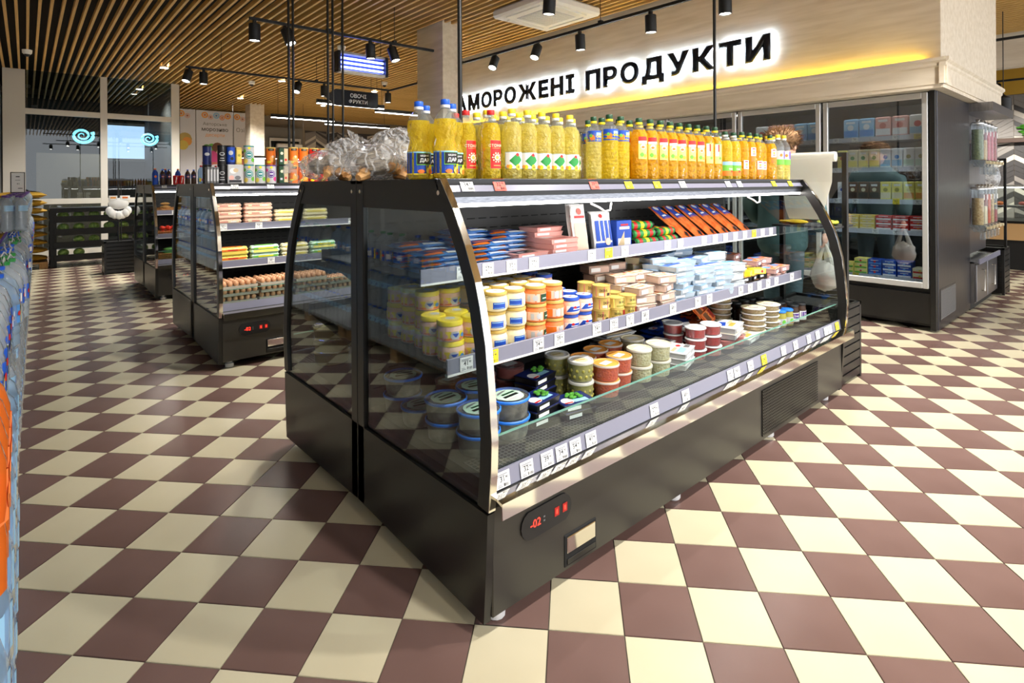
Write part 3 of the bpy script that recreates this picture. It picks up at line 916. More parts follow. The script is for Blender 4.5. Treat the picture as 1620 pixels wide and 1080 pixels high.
    b = MB(); b.prism([(-.985, .41), (-.978, .405), (-.978, .452), (-.935, .466), (-.935, .472), (-.983, .462)], 'x', .03, L + .05 if first else L - .02, 'chrome'); b.obj('bumper_rail', t)
    # shelves
    sh = []
    for z, yf in ((.82, -.655), (1.13, -.475)):
        b = MB(); b.box(.035, yf, z - .022, L - .035, -.06, z, 'black_matt', .003); s_ = b.obj('shelf', t)
        b = MB(); b.box(.035, yf - .012, z - .024, L - .035, yf, z + .035, 'rail', .002); b.box(.035, yf - .014, z - .03, L - .035, yf + .004, z - .022, 'white'); b.obj('shelf_ticket_rail', s_)
        for xx in (.035, L - .045):
            b = MB(); b.prism([(-.06, z - .1), (-.06, z - .02), (yf + .03, z - .02)], 'x', xx, xx + .01, 'black_matt'); b.obj('bracket', s_)
        sh.append((s_, yf - .0125, z + .005))
    if tags:
        rows = {'top': (tr, -.663, 1.497), 'deck': (dr, -.925, .504), 'mid': sh[0], 'up': sh[1]}
        for r, lst in tags.items():
            par, yy, zz = rows[r]
            for k, (x, kd) in enumerate(lst):
                o = add('price_tag', tag_mesh(kd), par, (x, yy - .0016, zz))
                if r == 'top': o.rotation_euler = (math.radians(-26), 0, 0)
                if r == 'deck': o.rotation_euler = (math.radians(-9), 0, 0)
    # loose white cable loop under the canopy
    if first:
        for xx in (.98, 2.55):
            b = MB(); b.tube([(xx - .07, -.6, 1.405), (xx - .03, -.62, 1.385), (xx, -.63, 1.365), (xx + .04, -.63, 1.37), (xx + .06, -.62, 1.405)], .005, 'white', 6); b.obj('cable', t)
    return t

def spread(lo, hi, step, kinds, seed, gap=.25):
    r = random.Random(seed); out = []; x = lo
    while x < hi:
        if r.random() > gap: out.append((x, r.choice(kinds)))
        x += step
    return out
W = ['w%d' % i for i in range(8)]; WY = W + ['y0', 'y3']
XC, YC, LC = 1.13, 2.375, 3.2
cooler('display_cooler', 'long black open dairy cooler with oil bottles along its top, facing the camera aisle', (XC, YC, 0), 0, LC, {
    'top': [(.13, 'w3'), (.29, 'r1'), (.86, 'r2'), (1.12, 'y1'), (1.36, 'y4'), (1.6, 'w5'), (2.1, 'w2'), (2.24, 'w6'), (2.72, 'y2'), (2.98, 'y0')],
    'up': spread(.1, 3.12, .135, WY, 3, .3), 'mid': spread(.12, 3.12, .125, W + ['y1'], 5, .3),
    'deck': [(.08, 'w0'), (.19, 'w1'), (.29, 'w2'), (.365, 'w3'), (.44, 'w4'), (.53, 'w5'), (.95, 'w7'), (1.2, 'w6'), (1.62, 'w1'), (1.69, 'w2'), (1.84, 'w3'), (2.0, 'y3'), (2.25, 'w5'), (2.42, 'w6'), (2.62, 'w2'), (2.76, 'w4'), (2.9, 'w0'), (2.97, 'w1'), (3.1, 'y2')]}, True)
cooler('display_cooler', 'black open cooler standing back to back with the dairy cooler, facing the egg cooler', (XC + LC, YC + .002, 0), PI, LC, None, False, False)
cooler('display_cooler', 'black open cooler filled with egg trays, tins and crisp tubes on its top', (1.17, 5.91, 0), 0, LC, {'up': spread(.15, 1.6, .3, W, 6), 'mid': spread(.2, 1.6, .3, W, 8), 'top': [(.2, 'w1'), (.5, 'w2'), (.9, 'w3')]}, False)
cooler('display_cooler', 'black open cooler standing back to back with the egg cooler', (1.17 + LC, 5.912, 0), PI, LC, None, False, False)
cooler('display_cooler', 'black open cooler with vegetable baskets and cola bottles on its top', (1.27, 9.5, 0), 0, LC, {'up': [(.3, 'w1')], 'mid': [(.35, 'w2')], 'deck': [(.3, 'w3')], 'top': [(.15, 'w1'), (.4, 'w4')]}, False)
cooler('display_cooler', 'black open cooler standing back to back with the vegetable cooler', (1.27 + LC, 9.502, 0), PI, LC, None, False, False)

# ------------------------------------------------------------------ frozen goods wall: glass door fridges under a wood fascia
FX, FY0, ND, DP = 6.76, 1.45, 9, 0.995
FY1 = FY0 + .04 + ND * DP
b = MB(); b.box(6.67, 1.356, 2.68, 9.55, FY1 + .3, CZ + .29, 'pale_wood')
fas = struct('wall_fascia', b)
b = MB()
prof = [(6.67, 2.44), (6.63, 2.44), (6.63, 2.6), (6.615, 2.615), (6.615, 2.64), (6.59, 2.66), (6.59, 2.69), (6.61, 2.69), (6.61, 2.645), (6.67, 2.645)]
b.prism(prof, 'y', 1.3, FY1 + .3, 'pale_wood'); b.obj('cornice', fas)
b = MB()
b.prism([(1.356 + 6.67 - p[0], p[1]) if False else (1.356 - (6.67 - p[0]), p[1]) for p in prof][::-1], 'x', 6.6, 9.6, 'pale_wood'); b.obj('cornice_return', fas)
b = MB(); b.box(6.64, 1.33, 2.405, 9.58, FY1, 2.44, 'pale_wood'); b.obj('soffit', fas)
b = MB(); b.box(6.622, 1.5, 2.648, 6.65, FY1, 2.66, 'led_yellow'); b.obj('cove_light', fas)

# fridges, one thing per door bay
def fridge(k):
    y0 = FY0 + .02 + k * DP
    t = thing('glass_door_fridge', ('glass door fridge at the steel end of the frozen goods wall' if k == 0 else
              '%s glass door fridge along the frozen goods wall from the steel end' % ('', 'second', 'third', 'fourth', 'fifth', 'sixth', 'seventh', 'eighth', 'ninth')[k]), 'fridge', (FX, y0, 0))
    w = DP - .004
    b = MB(); b.box(.06, 0, .05, .86, w, .42, 'black_matt'); b.box(.02, 0.0, .08, .06, w, .38, 'black'); b.obj('base', t)
    b = MB(); b.box(.82, 0, .42, .86, w, 2.4, 'black_back'); b.obj('back_panel', t)
    b = MB(); b.box(.06, 0, 2.366, .86, w, 2.4, 'black_back'); b.obj('roof_panel', t)
    for yy in (0, w - .015):
        b = MB(); b.box(.06, yy, .42, .82, yy + .015, 2.366, 'black_back' if 0 < k else 'black_matt'); b.obj('side_panel', t)
    d = thing('door', '', '', (0, 0, 0)); del d['label']; del d['category']; d.parent = t
    d.name = 'door'
    for a in ((0.012, .43, .062, 2.39), (w - .062, .43, w - .012, 2.39), (.062, .43, w - .062, .49), (.062, 2.33, w - .062, 2.39)):
        b = MB(); b.box(0, a[0], a[1], .045, a[2], a[3], 'alu', .005); b.obj('door_frame', d)
    b = MB(); b.box(.016, .05, .48, .024, w - .05, 2.34, 'glass_door'); b.obj('pane', d)
    b = MB(); b.box(-.03, .09, 1.15, .0, .11, 1.15 + .3, 'alu', .004); b.obj('handle', d) if k > 0 else None
    b = MB(); b.box(.06, .04, 2.345, .1, w - .04, 2.365, 'led_dim'); b.obj('light_strip', t)
    for z in (.5, .99, 1.31, 1.65, 1.98):
        if k > 2 and z < 1.3: continue
        b = MB(); b.box(.12, .016, z - .025, .8, w - .016, z, 'black_matt' if z < .6 else 'lgrey'); s_ = b.obj('shelf', t)
        b = MB(); b.box(.105, .016, z - .045, .12, w - .016, z + .005, 'rail_clear'); b.obj('shelf_ticket_rail', s_)
        if z > .6:
            b = MB(); b.box(.122, .03, z - .04, .134, w - .03, z - .028, 'led_dim'); b.obj('added_shelf_light', s_)  # glowing strip added out of sight behind the rail, lights the goods below
        for q in range(5):
            if (q * 7 + k + int(z * 10)) % 3:
                o = add('price_tag', tag_mesh(random.choice(['w0', 'w1', 'w2', 'y0', 'w3'])), s_, (.1035, .12 + q * .19, z - .02), -PI / 2)
    return t
for k in range(ND): fridge(k)
# steel end of the wall
t = thing('steel_end_panel', 'tall brushed steel end panel of the frozen goods wall', 'panel', (6.76, 1.45, 0))
b = MB(); b.box(0.0, -.03, .02, .06, .02, 2.4, 'black', .004); b.obj('corner_post', t)
b = MB(); b.box(.06, -.035, .02, 1.5, .015, 2.4, 'steel_dark', .003); b.obj('steel_sheet', t)
b = MB(); b.box(.12, -.038, .1, .78, -.034, .42, 'steel_dark'); g = b.obj('service_hatch', t)
b = MB()
for z in range(20): b.box(.14, -.041, .12 + z * .0145, .76, -.037, .126 + z * .0145, 'grey')
b.obj('vent_slits', g)

# lettering on the fascia, lit from behind
sign = thing('illuminated_sign', 'long dark raised lettering glowing white from behind on the wood fascia', 'sign', (6.67, 0, 0))
def letter_mesh(ch, h):
    """one raised letter: thick rounded face, cap height h, standing in the y-z plane and reading toward -y"""
    cu = bpy.data.curves.new('lettering', 'FONT')
    cu.body = ch; cu.size = 1.0; cu.extrude = .02; cu.bevel_depth = .058; cu.bevel_resolution = 0; cu.resolution_u = 4
    ob = bpy.data.objects.new('lettering', cu); COL.objects.link(ob)
    me = bpy.data.meshes.new_from_object(ob.evaluated_get(bpy.context.evaluated_depsgraph_get()))
    bpy.data.objects.remove(ob); bpy.data.curves.remove(cu)
    return me
def letter_run(txt, ya, yb, zc=2.945, H_=.315):
    """one word laid out along -y between ya and yb"""
    mes = [letter_mesh(ch, H_) for ch in txt]
    cap = max(v.co.y for v in mes[1].vertices) - min(v.co.y for v in mes[1].vertices)
    low = min(v.co.y for v in mes[1].vertices)
    ext = [(min(v.co.x for v in m.vertices), max(v.co.x for v in m.vertices)) for m in mes]
    gap = .10
    sx = (ya - yb) / (sum(b - a for a, b in ext) + gap * (len(txt) - 1))
    sz = H_ / cap
    y = ya
    for me, (a, b_) in zip(mes, ext):
        for v in me.vertices:
            x, yy, zz = v.co
            v.co = (-.058 - zz * .3, y - (x - a) * sx, zc + (yy - low) * sz)
        me.materials.clear()
        me.materials.append(MATS['sign_face']); me.materials.append(MATS['sign_back'])
        xb = max(v.co.x for v in me.vertices)
        for p in me.polygons:
            p.material_index = 1 if all(me.vertices[k].co.x > xb - 1e-4 for k in p.vertices) else 0
        me.name = 'letter'
        add('letter', me, sign)
        y -= (b_ - a + gap) * sx
letter_run('ЗАМОРОЖЕНІ', 9.62, 6.07)
letter_run('ПРОДУКТИ', 5.84, 2.96)

# ------------------------------------------------------------------ boxes and packs (generic goods)
def carton(name, w, d, h, base, art, label, cat, toppatch=None, bev=.002):
    def make():
        t = thing(name, label, cat)
        b = MB(); b.box(-w / 2, -d / 2, 0, w / 2, d / 2, h, base, bev); b.obj('carton', t)
        if art:
            b = MB(); b.art(flat(-w / 2, -d / 2, 0), art)
            if toppatch: b.art(top(-w / 2, -d / 2, h), toppatch)
            b.obj('print', t)
        return t
    return Kind(make)
def simple_art(w, h, c1, c2, c3):
    return [('r', .04 * w, .05 * h, .96 * w, .95 * h, c1), ('r', .04 * w, .08 * h, .96 * w, .4 * h, c2), ('c', .5 * w, .55 * h, .22 * min(w, h), c3), ('r', .2 * w, .75 * h, .8 * w, .86 * h, 'white_p')]

rnd = random.Random(11)
SPOTN = {'white_p': 'white', 'meat': 'brick red', 'lblue': 'light blue', 'blue': 'dark blue', 'straw': 'straw yellow', 'dred': 'dark red'}
# goods behind the fridge doors; they face the camera aisle (-x), so their fronts are turned by -90 degrees
ROWS = {
    1.98: ('frozen_bag', [('lblue', 'white_p', 'navy'), ('skyblue', 'lblue', 'white_p'), ('pink', 'white_p', 'meat'), ('white_p', 'skyblue', 'red')], .15, .21),
    1.65: ('yogurt_box', [('lemon', 'straw', 'red'), ('cream', 'lemon', 'green'), ('white_p', 'skyblue', 'lblue'), ('white_p', 'mint', 'olive')], .1, .2),
    1.31: ('butter_box', [('white_p', 'lgrey', 'blue'), ('brown', 'dbrown', 'cream'), ('lemon', 'cream', 'olive'), ('lemon', 'lorange', 'straw')], .1, .19),
    .99: ('cheese_block', [('cream', 'straw', 'beige'), ('straw', 'cream', 'beige'), ('red', 'white_p', 'dred'), ('red', 'white_p', 'orange')], .15, .05),
    .5: ('curd_pack', [('straw', 'lemon', 'gold'), ('lemon', 'lgreen', 'red'), ('blue', 'lblue', 'red'), ('blue', 'white_p', 'lblue'), ('cream', 'red', 'straw')], .13, .055)}
for z, (nm, cols, w, h) in ROWS.items():
    kindsl = []
    for c in cols:
        lab = 'small %s %s behind the fridge glass' % ({'lblue': 'blue', 'skyblue': 'pale blue', 'pink': 'pink', 'white_p': 'white', 'lemon': 'yellow', 'cream': 'cream', 'brown': 'brown', 'straw': 'straw coloured', 'red': 'red', 'blue': 'dark blue'}[c[0]], nm.replace('_', ' '))
        kindsl.append((carton(nm, w * .96, .16, h, c[0], simple_art(w * .96, h, *c), lab, nm.split('_')[1], bev=.012 if nm == 'frozen_bag' else .004), lab + ' with a %s spot' % SPOTN.get(c[2], c[2])))
    for k in range(ND):
        if k > 2 and z < 1.6: continue
        if k > 4 and z < 1.9: continue
        y = FY0 + .02 + k * DP + .05 + w / 2
        q = 0
        while y < FY0 + .02 + (k + 1) * DP - .03 - w / 2:
            kd, lab = kindsl[min(len(kindsl) - 1, int((1 - (y - FY0 - .02 - k * DP) / DP) * len(kindsl)))] if k == 0 else kindsl[(q // 2 + k) % len(kindsl)]
            sh_ = {1.98: 'top shelf', 1.65: 'second shelf', 1.31: 'third shelf', .99: 'fourth shelf', .5: 'bottom shelf'}[z]
            for lv in range(3 if z < 1.2 and rnd.random() > .3 else (2 if z < 1.2 else 1)):
                kd.put((FX + .21, y, z + .0005 + lv * (h + .0005)), -PI / 2, lab, '%s on the %s of the fridge wall' % (lab, sh_))
            y += w + .004; q += 1

# ------------------------------------------------------------------ bulk dispensers, cabinet and stands at the right
cab = thing('bulk_cabinet', 'low steel cabinet with drawers under the bulk dispensers', 'cabinet', (8.28, 1.36, 0))
b = MB(); b.box(0, .02, .08, 1.3, .7, .56, 'steel'); b.box(0, .06, 0, 1.3, .7, .08, 'black_matt'); b.obj('body', cab)
b = MB(); b.prism([(-.02, .56), (.7, .62), (.7, .6), (-.02, .54)], 'x', 0, 1.3, 'brushed'); b.obj('worktop', cab)
b = MB(); b.box(0, -.03, .54, 1.3, -.015, .6, 'rail'); b.obj('ticket_rail', cab)
for k in range(2):
    b = MB(); b.box(.02 + k * .64, .0, .1, .64 + k * .64, .02, .53, 'steel', .003); d = b.obj('door', cab)
    b = MB(); b.tube([(.3 + k * .64, 0, .2), (.3 + k * .64, -.03, .2), (.3 + k * .64, -.03, .45), (.3 + k * .64, 0, .45)], .008, 'chrome', 8); b.obj('handle', d)
b = MB(); b.box(8.27, 1.472, .625, 9.55, 1.53, 2.299, 'steel'); tag(b.obj('dispenser_backboard'), 'steel backboard carrying the bulk dispensers', 'panel')
b = MB(); b.box(8.24, 1.2, 2.3, 9.58, 1.5, 2.4, 'steel'); tag(b.obj('dispenser_canopy'), 'steel canopy above the bulk dispensers', 'canopy')
def dispenser(x, z, fill, lvl, label):
    t = thing('bulk_dispenser', label, 'dispenser', (x, 1.38, z), 0, 'bulk dispensers')
    b = MB(); b.lathe([(.056, 0), (.06, .01), (.06, .42)], 'clear', 18, cap=False); b.obj('hopper', t)
    b = MB(); b.lathe([(.05, 0.005), (.055, .012), (.055, lvl)], fill, 18); b.obj('contents', t)
    b = MB(); b.lathe([(.064, .42), (.064, .435), (.05, .45)], 'alu', 18); b.lathe([(.02, .445), (.02, .46), (.03, .475), (.0, .485)], 'chrome', 10); b.obj('lid', t)
    b = MB(); b.prism([(-.08, 0), (.08, 0), (.03, -.08), (-.06, -.08)], 'x', -.05, .05, 'clear'); b.box(-.03, -.075, -.17, .03, -.02, -.08, 'clear', .006); b.obj('chute', t)
    b = MB(); b.tube([(0, -.08, -.03), (0, -.12, -.03)], .018, 'cream', 10); b.obj('knob', t)
    b = MB(); b.art(cyl(.061, -PI / 2), [('r', -.02, .3, .02, .36, 'paper')]); b.obj('name_card', t)
    b = MB(); b.box(-.02, .05, .2, .02, .0926, .24, 'alu'); b.obj('mount', t)
for k, (f, l, d) in enumerate((('seeds_green', .36, 'grey green grains'), ('seeds_tan', .24, 'tan grains half full'), ('seeds_pink', .34, 'pink sweets'), ('seeds_pink', .36, 'pink sweets to the brim'), ('seeds_red', .38, 'red sweets'))):
    dispenser(8.5 + k * .21, 1.75, f, l, 'clear bulk dispenser of %s in the upper row' % d)
for k, (f, l, d) in enumerate((('seeds_tan', .32, 'tan grains'), ('cream', .22, 'cream granules'), ('seeds_orange', .36, 'orange grains'), ('seeds_tan', .36, 'mottled tan grains beside the orange ones'), ('seeds_red', .16, 'dark red grains nearly empty'))):
    dispenser(8.5 + k * .21, .98, f, l, 'clear bulk dispenser of %s in the lower row' % d)

def bag_stand(name, label, loc, rz, w=.52, d=.34, bh=.58, H_=1.72, frame_h=True):
    t = thing(name, label, 'bag stand', loc, rz)
    b = MB(); b.box(.015, .015, .03, w - .015, d - .015, bh - .02, 'dark_slot'); b.obj('bin_core', t)
    for a in ((0, 0), (w - .03, 0), (0, d - .03), (w - .03, d - .03)):
        b = MB(); b.box(a[0], a[1], 0, a[0] + .03, a[1] + .03, bh, 'black', .002); b.obj('corner_post', t)
    n = 8; ph = (bh - .05) / n
    for k in range(n):
        z = .025 + k * ph
        b = MB()
        b.box(.03, .002, z, w - .03, .012, z + ph - .012, 'black'); b.box(.03, d - .012, z, w - .03, d - .002, z + ph - .012, 'black')
        b.box(.002, .03, z, .012, d - .03, z + ph - .012, 'black'); b.box(w - .012, .03, z, w - .002, d - .03, z + ph - .012, 'black')
        b.obj('slat', t)
    b = MB(); b.box(0, 0, bh - .025, w, .03, bh, 'black'); b.box(0, d - .03, bh - .025, w, d, bh, 'black'); b.box(0, 0, bh - .025, .03, d, bh, 'black'); b.box(w - .03, 0, bh - .025, w, d, bh, 'black'); b.obj('top_rim', t)
    return t
# the stand beside the dairy cooler, with a roll of bags
st = bag_stand('bag_stand', 'black slatted bin stand with a bag roll at the far end of the dairy cooler', (4.42, 1.5, 0), 0, .46, .5)
for yy in (.0, .46):
    b = MB(); b.box(.17, yy, .55, .205, yy + .035, 1.72, 'black', .002); b.obj('upright', st)
b = MB(); b.box(.17, .03, 1.69, .205, .47, 1.72, 'black', .002); b.obj('cross_bar', st)
b = MB(); b.box(.0, .02, 1.16, .36, .48, 1.175, 'black_matt', .002); b.obj('tray', st)
rl = thing('bag_roll', 'roll of clear plastic bags hung on the stand by the dairy cooler', 'bag roll', (4.42, 1.5, 0))
b = MB(); b.tube([(.13, .06, 1.69), (.13, .44, 1.69)], .038, 'milky', 14); b.obj('roll', rl)
b = MB()
pts = [(1.68, .0), (1.6, .004), (1.5, .01), (1.4, .03), (1.3, .05), (1.22, .03)]
for k in range(len(pts) - 1):
    za, oa = pts[k]; zb, ob = pts[k + 1]
    wa = .0 if k < 3 else .02 * (k - 2); wb = .0 if k < 2 else .02 * (k - 1)
    b.poly([(.092 - oa, .07 + wa, za), (.092 - oa, .43 - wa, za), (.092 - ob, .43 - wb, zb), (.092 - ob, .07 + wb, zb)], 'milky', True)
    b.poly([(.088 - oa, .07 + wa, za), (.088 - ob, .07 + wb, zb), (.088 - ob, .43 - wb, zb), (.088 - oa, .43 - wa, za)], 'milky', True)
b.obj('hanging_sheet', rl)
def glove(name, label, loc, m, rz=0, sc=1.0):
    b = MB()
    b.ball((0, 0, .018), 1, m, 12, 6, (.11 * sc, .07 * sc, .018))
    for k in range(5):
        b.ball((.09 * sc, (-.06 + k * .03) * sc, .016), 1, m, 8, 5, (.06 * sc, .014 * sc, .013))
    return tag(b.obj(name, None, loc, rz), label, 'gloves')
mat('glove_yellow', (244, 206, 40), 0.45); mat('glove_lime', (206, 214, 60), 0.5, noise=((150, 170, 30), 40, (1, 1, 1), 2))
glove('glove_bundle', 'bundle of yellow gloves on the tray of the bag stand', (4.52, 1.83, 1.176), 'glove_yellow', .9)
glove('glove_bundle', 'lime green mesh bundle on the tray of the bag stand', (4.60, 1.63, 1.176), 'glove_lime', 0.4)
# second stand by the vegetable cooler with hanging gloves
s2 = bag_stand('bag_stand', 'black slatted bin stand in front of the watermelon crates', (1.0, 11.7, 0), 0, .46, .42, .56)
b = MB(); b.tube([(.22, .2, .5), (.22, .2, 1.62)], .013, 'black', 8); b.tube([(.26, .2, .5), (.26, .2, 1.62)], .008, 'black', 8); b.box(.08, .18, 1.6, .42, .22, 1.62, 'black'); b.obj('pole', s2)
gl = thing('hanging_gloves', 'fan of white disposable gloves hung on the stand pole', 'gloves', (1.22, 11.84, .98))
b = MB()
for k in range(7):
    a = -1.2 + k * .4
    b.ball((math.sin(a) * .14, -.01 * (k % 2), .14 - math.cos(a) * .12), 1, 'white', 10, 6, (.06, .03, .075))
b.ball((0, 0, .22), 1, 'white', 10, 6, (.15, .03, .1)); b.obj('gloves', gl)
b = MB(); b.box(-.14, -.02, .28, -.02, .02, .36, 'paper', .004); b.box(.02, -.02, .28, .16, .02, .36, 'paper', .004); b.art(flat(-.14, -.02, .28), [('r', .02, .03, .1, .06, 'lorange'), ('r', .19, .03, .27, .06, 'orange')]); b.obj('header_cards', gl)
# third stand past the dispensers
s3 = bag_stand('bag_stand', 'black slatted bin stand past the bulk dispensers', (9.66, 1.3, 0), 0, .4, .5, .62)
for yy in (.0, .46):
    b = MB(); b.box(.17, yy, .6, .2, yy + .03, 1.8, 'black', .002); b.obj('upright', s3)
b = MB(); b.box(.17, .03, 1.77, .2, .47, 1.8, 'black'); b.box(.05, .02, 1.16, .34, .48, 1.175, 'black'); b.obj('cross_bar', s3)
glove('glove_bundle', 'yellow glove bundle on the stand past the dispensers', (9.84, 1.5, 1.176), 'glove_yellow', 1.4)
bgm = MB(); bgm.ball((9.73, 1.5, 1.55), 1, 'bag', 12, 8, (.05, .16, .2)); bgm.tube([(9.73, 1.36, 1.75), (9.73, 1.64, 1.75)], .03, 'milky', 10); tag(bgm.obj('bag_roll'), 'crumpled clear bag hanging on the stand past the dispensers', 'bag roll')
# meat counter at the far right
mc = thing('meat_counter', 'long glass meat counter before the chevron wall', 'counter', (12.6, 0.0, 0))
b = MB(); b.box(0, 0, 0, 1.1, 5, .5, 'black_matt'); b.obj('base', mc)
b = MB(); b.box(-.03, 0, .5, 1.1, 5, .78, 'cardboard'); b.obj('front_board', mc)
b = MB(); b.box(.0, 0, .78, 1.1, 5, .82, 'black'); b.obj('worktop', mc)
b = MB(); b.box(.05, .0, 1.05, .8, 5, 1.07, 'steel'); b.obj('inner_shelf', mc)
b = MB(); b.prism([(.0, .82), (.1, 1.4), (.12, 1.4), (.02, .82)], 'y', 0, 5, 'glass'); b.obj('front_glass', mc)
b = MB(); b.box(.1, 0, 1.4, .8, 5, 1.43, 'alu'); b.box(.3, .1, 1.38, .34, 4.9, 1.4, 'led_dim'); b.obj('top_shelf', mc)
for k in range(14):
    yy = .3 + k * .3
    b = MB(); b.box(-.11, -.08, 0, .11, .08, .012, 'white', .003); b.ball((0, 0, .042), 1, ('meat', 'salmon', 'beige', 'dred')[k % 4], 9, 6, (.09, .06, .035))
    tag(b.obj('meat_tray', None, (12.6 + .35, yy, 1.0705), 0), ('red meat', 'salmon coloured cut', 'pale cut', 'dark red meat')[k % 4] + ' on a white tray behind the counter glass', 'tray', 'trays of %s on the counter' % ('meat', 'salmon', 'pale cuts', 'dark meat')[k % 4])

# ------------------------------------------------------------------ oil bottles along the cooler top
TOPZ = 1.52
def bottle_kind(name, label, r, h, oil, cap, ring, label_art, shape, fill=.86, la=-PI / 2 - .25, lr=1.0):
    def make():
        t = thing(name, label, 'bottle')
        neck0 = h * .80
        prof = [(r * .80, 0), (r * .96, h * .015)]
        if shape == 'waist':
            prof += [(r, h * .05), (r, h * .36), (r * .97, h * .38), (r * .84, h * .46), (r * .78, h * .5), (r * .86, h * .54), (r * .97, h * .58), (r, h * .62), (r, h * .70), (r * .93, h * .75)]
        elif shape == 'ribbed':
            for k in range(1, 12):
                z = .05 + k * .055
                prof += [(r, h * (z - .018)), (r * .955, h * z), (r, h * (z + .018))]
            prof += [(r * .97, h * .74)]
        else:
            prof += [(r, h * .04), (r, h * .22), (r * .97, h * .235), (r, h * .25), (r, h * .56), (r * .97, h * .575), (r, h * .59), (r, h * .66), (r * .93, h * .74)]
        prof += [(r * .72, h * .81), (r * .45, h * .865), (r * .30, h * .90)]
        b = MB(); b.lathe([p for p in prof if p[1] <= h * fill + .001], oil, 14); b.obj('oil', t)
        up = [p for p in prof if p[1] >= h * fill - h * .06]
        b = MB(); b.lathe([(p[0] * 1.01 + .0005, p[1]) for p in up] + [(r * .30, h * .945)], 'clear', 14, cap=False); b.obj('neck', t)
        b = MB(); b.lathe([(r * .40, h * .895), (r * .42, h * .9), (r * .42, h * .93)], ring, 12, cap=False); b.lathe([(r * .38, h * .93), (r * .40, h * .935), (r * .40, h * .992), (r * .36, h), (0, h)], cap, 12); b.obj('cap', t)
        b = MB(); b.art(cyl(r * lr + .0008, la), label_art(r, h)); b.obj('label', t)
        return t
    return Kind(make)
def art_dar(r, h):
    w = r * 1.9
    return [('r', -w, .06 * h, w, .35 * h, 'blue'), ('r', -w, .06 * h, w, .075 * h, 'yellow'), ('r', -w, .335 * h, w, .35 * h, 'skyblue'), ('r', -.028, .18 * h, .036, .335 * h, 'lgreen'), ('r', -.026, .19 * h, .034, .33 * h, 'black_p'),
            ('t', 'ЩЕДРИЙ', .004, .285 * h, .009, 'white_p', .03), ('t', 'ДАР', .004, .21 * h, .017, 'white_p', .05), ('c', .034, .14 * h, .016, 'yellow'), ('c', .02, .11 * h, .012, 'straw'), ('c', -.01, .1 * h, .014, 'orange', .008), ('c', .03, .1 * h, .011, 'orange')]
def art_sto(r, h):
    return [('r', -.028, .15 * h, .028, .56 * h, 'gold'), ('r', -.0265, .155 * h, .0265, .555 * h, 'red'), ('t', 'СТОЖАР', 0, .46 * h, .012, 'cream', .02), ('r', -.02, .44 * h, .02, .445 * h, 'gold')] + \
           [('c', .018 * math.cos(a * PI / 5), .31 * h + .018 * math.sin(a * PI / 5), .004, 'cream') for a in range(10)] + [('c', 0, .31 * h, .013, 'cream'), ('c', 0, .31 * h, .008, 'lorange'), ('r', -.015, .19 * h, .015, .2 * h, 'gold')]
def art_dia(r, h):
    w = r * 1.05
    return [('r', -w, .15 * h, w, .38 * h, 'skyblue'), ('r', -w * .95, .155 * h, w * .95, .375 * h, 'white_p'), ('p', [(.004, .175 * h), (.036, .27 * h), (.01, .372 * h), (-.024, .26 * h)], 'green'), ('p', [(.012, .315 * h), (.021, .345 * h), (.011, .376 * h), (.002, .345 * h)], 'red'),
            ('c', -.02, .175 * h, .01, 'yellow'), ('c', .014, .17 * h, .012, 'yellow'), ('c', .014, .17 * h, .005, 'brown'), ('c', -.03, .18 * h, .008, 'lorange')]
def art_blue(r, h):
    w = r * 1.2
    return [('r', -w, .60 * h, w, .77 * h, 'blue'), ('c', -.02, .66 * h, .014, 'orange'), ('c', -.026, .69 * h, .009, 'lgreen'), ('r', .0, .7 * h, .03, .74 * h, 'skyblue'), ('t', 'Олія', .014, .66 * h, .012, 'yellow', .03)]
def art_red(r, h):
    return [('r', -.024, .33 * h, .024, .69 * h, 'lemon'), ('r', -.024, .62 * h, .024, .69 * h, 'red'), ('r', -.024, .58 * h, .024, .62 * h, 'white_p'), ('c', 0, .53 * h, .014, 'white_p'), ('c', 0, .52 * h, .011, 'orange', .007), ('c', -.006, .40 * h, .012, 'lgreen'), ('c', .012, .38 * h, .01, 'yellow')]
def art_strip(r, h):
    return [('r', -.022, .3 * h, .022, .68 * h, 'lemon'), ('r', -.02, .44 * h, .0, .66 * h, 'white_p'), ('r', -.004, .52 * h, .006, .66 * h, 'red'), ('c', .01, .4 * h, .01, 'lgreen'), ('r', -.022, .67 * h, .022, .68 * h, 'green')]
def art_field(r, h):
    w = r * 1.2
    return [('r', -w, .08 * h, w, .18 * h, 'orange'), ('r', -w, .18 * h, w, .30 * h, 'lgreen'), ('r', -w, .30 * h, w, .37 * h, 'skyblue'), ('c', .02, .17 * h, .012, 'red', .006), ('t', 'Олія', .01, .2 * h, .011, 'white_p', .03)]
def art_face(r, h):
    return [('r', -.02, .1 * h, .02, .4 * h, 'orange'), ('r', -.02, .22 * h, .02, .4 * h, 'white_p'), ('c', 0, .31 * h, .010, 'lorange'), ('r', -.012, .36 * h, .012, .385 * h, 'red'), ('r', -.01, .25 * h, .012, .27 * h, 'brown')]
def art_face_hi(r, h):
    return [(it[0], it[1], it[2] + .28 * h) + ((it[3], it[4] + .28 * h, it[5]) if it[0] == 'r' else it[3:]) for it in art_face(r, h)]
def art_green(r, h):
    w = r
    return [('r', -w, .33 * h, w, .45 * h, 'lgreen'), ('r', -w, .45 * h, w, .64 * h, 'lgrey'), ('c', -.012, .54 * h, .012, 'orange'), ('r', .008, .46 * h, .03, .63 * h, 'violet')]
DAR = bottle_kind('oil_bottle', '', .045, .305, 'oil_yellow', 'capblue', 'white_p', art_dar, 'waist', .78, -PI / 2 - .15)
STO = bottle_kind('oil_bottle', '', .041, .285, 'oil_yellow', 'red', 'clear', art_sto, 'plain', .86, -PI / 2 - .05)
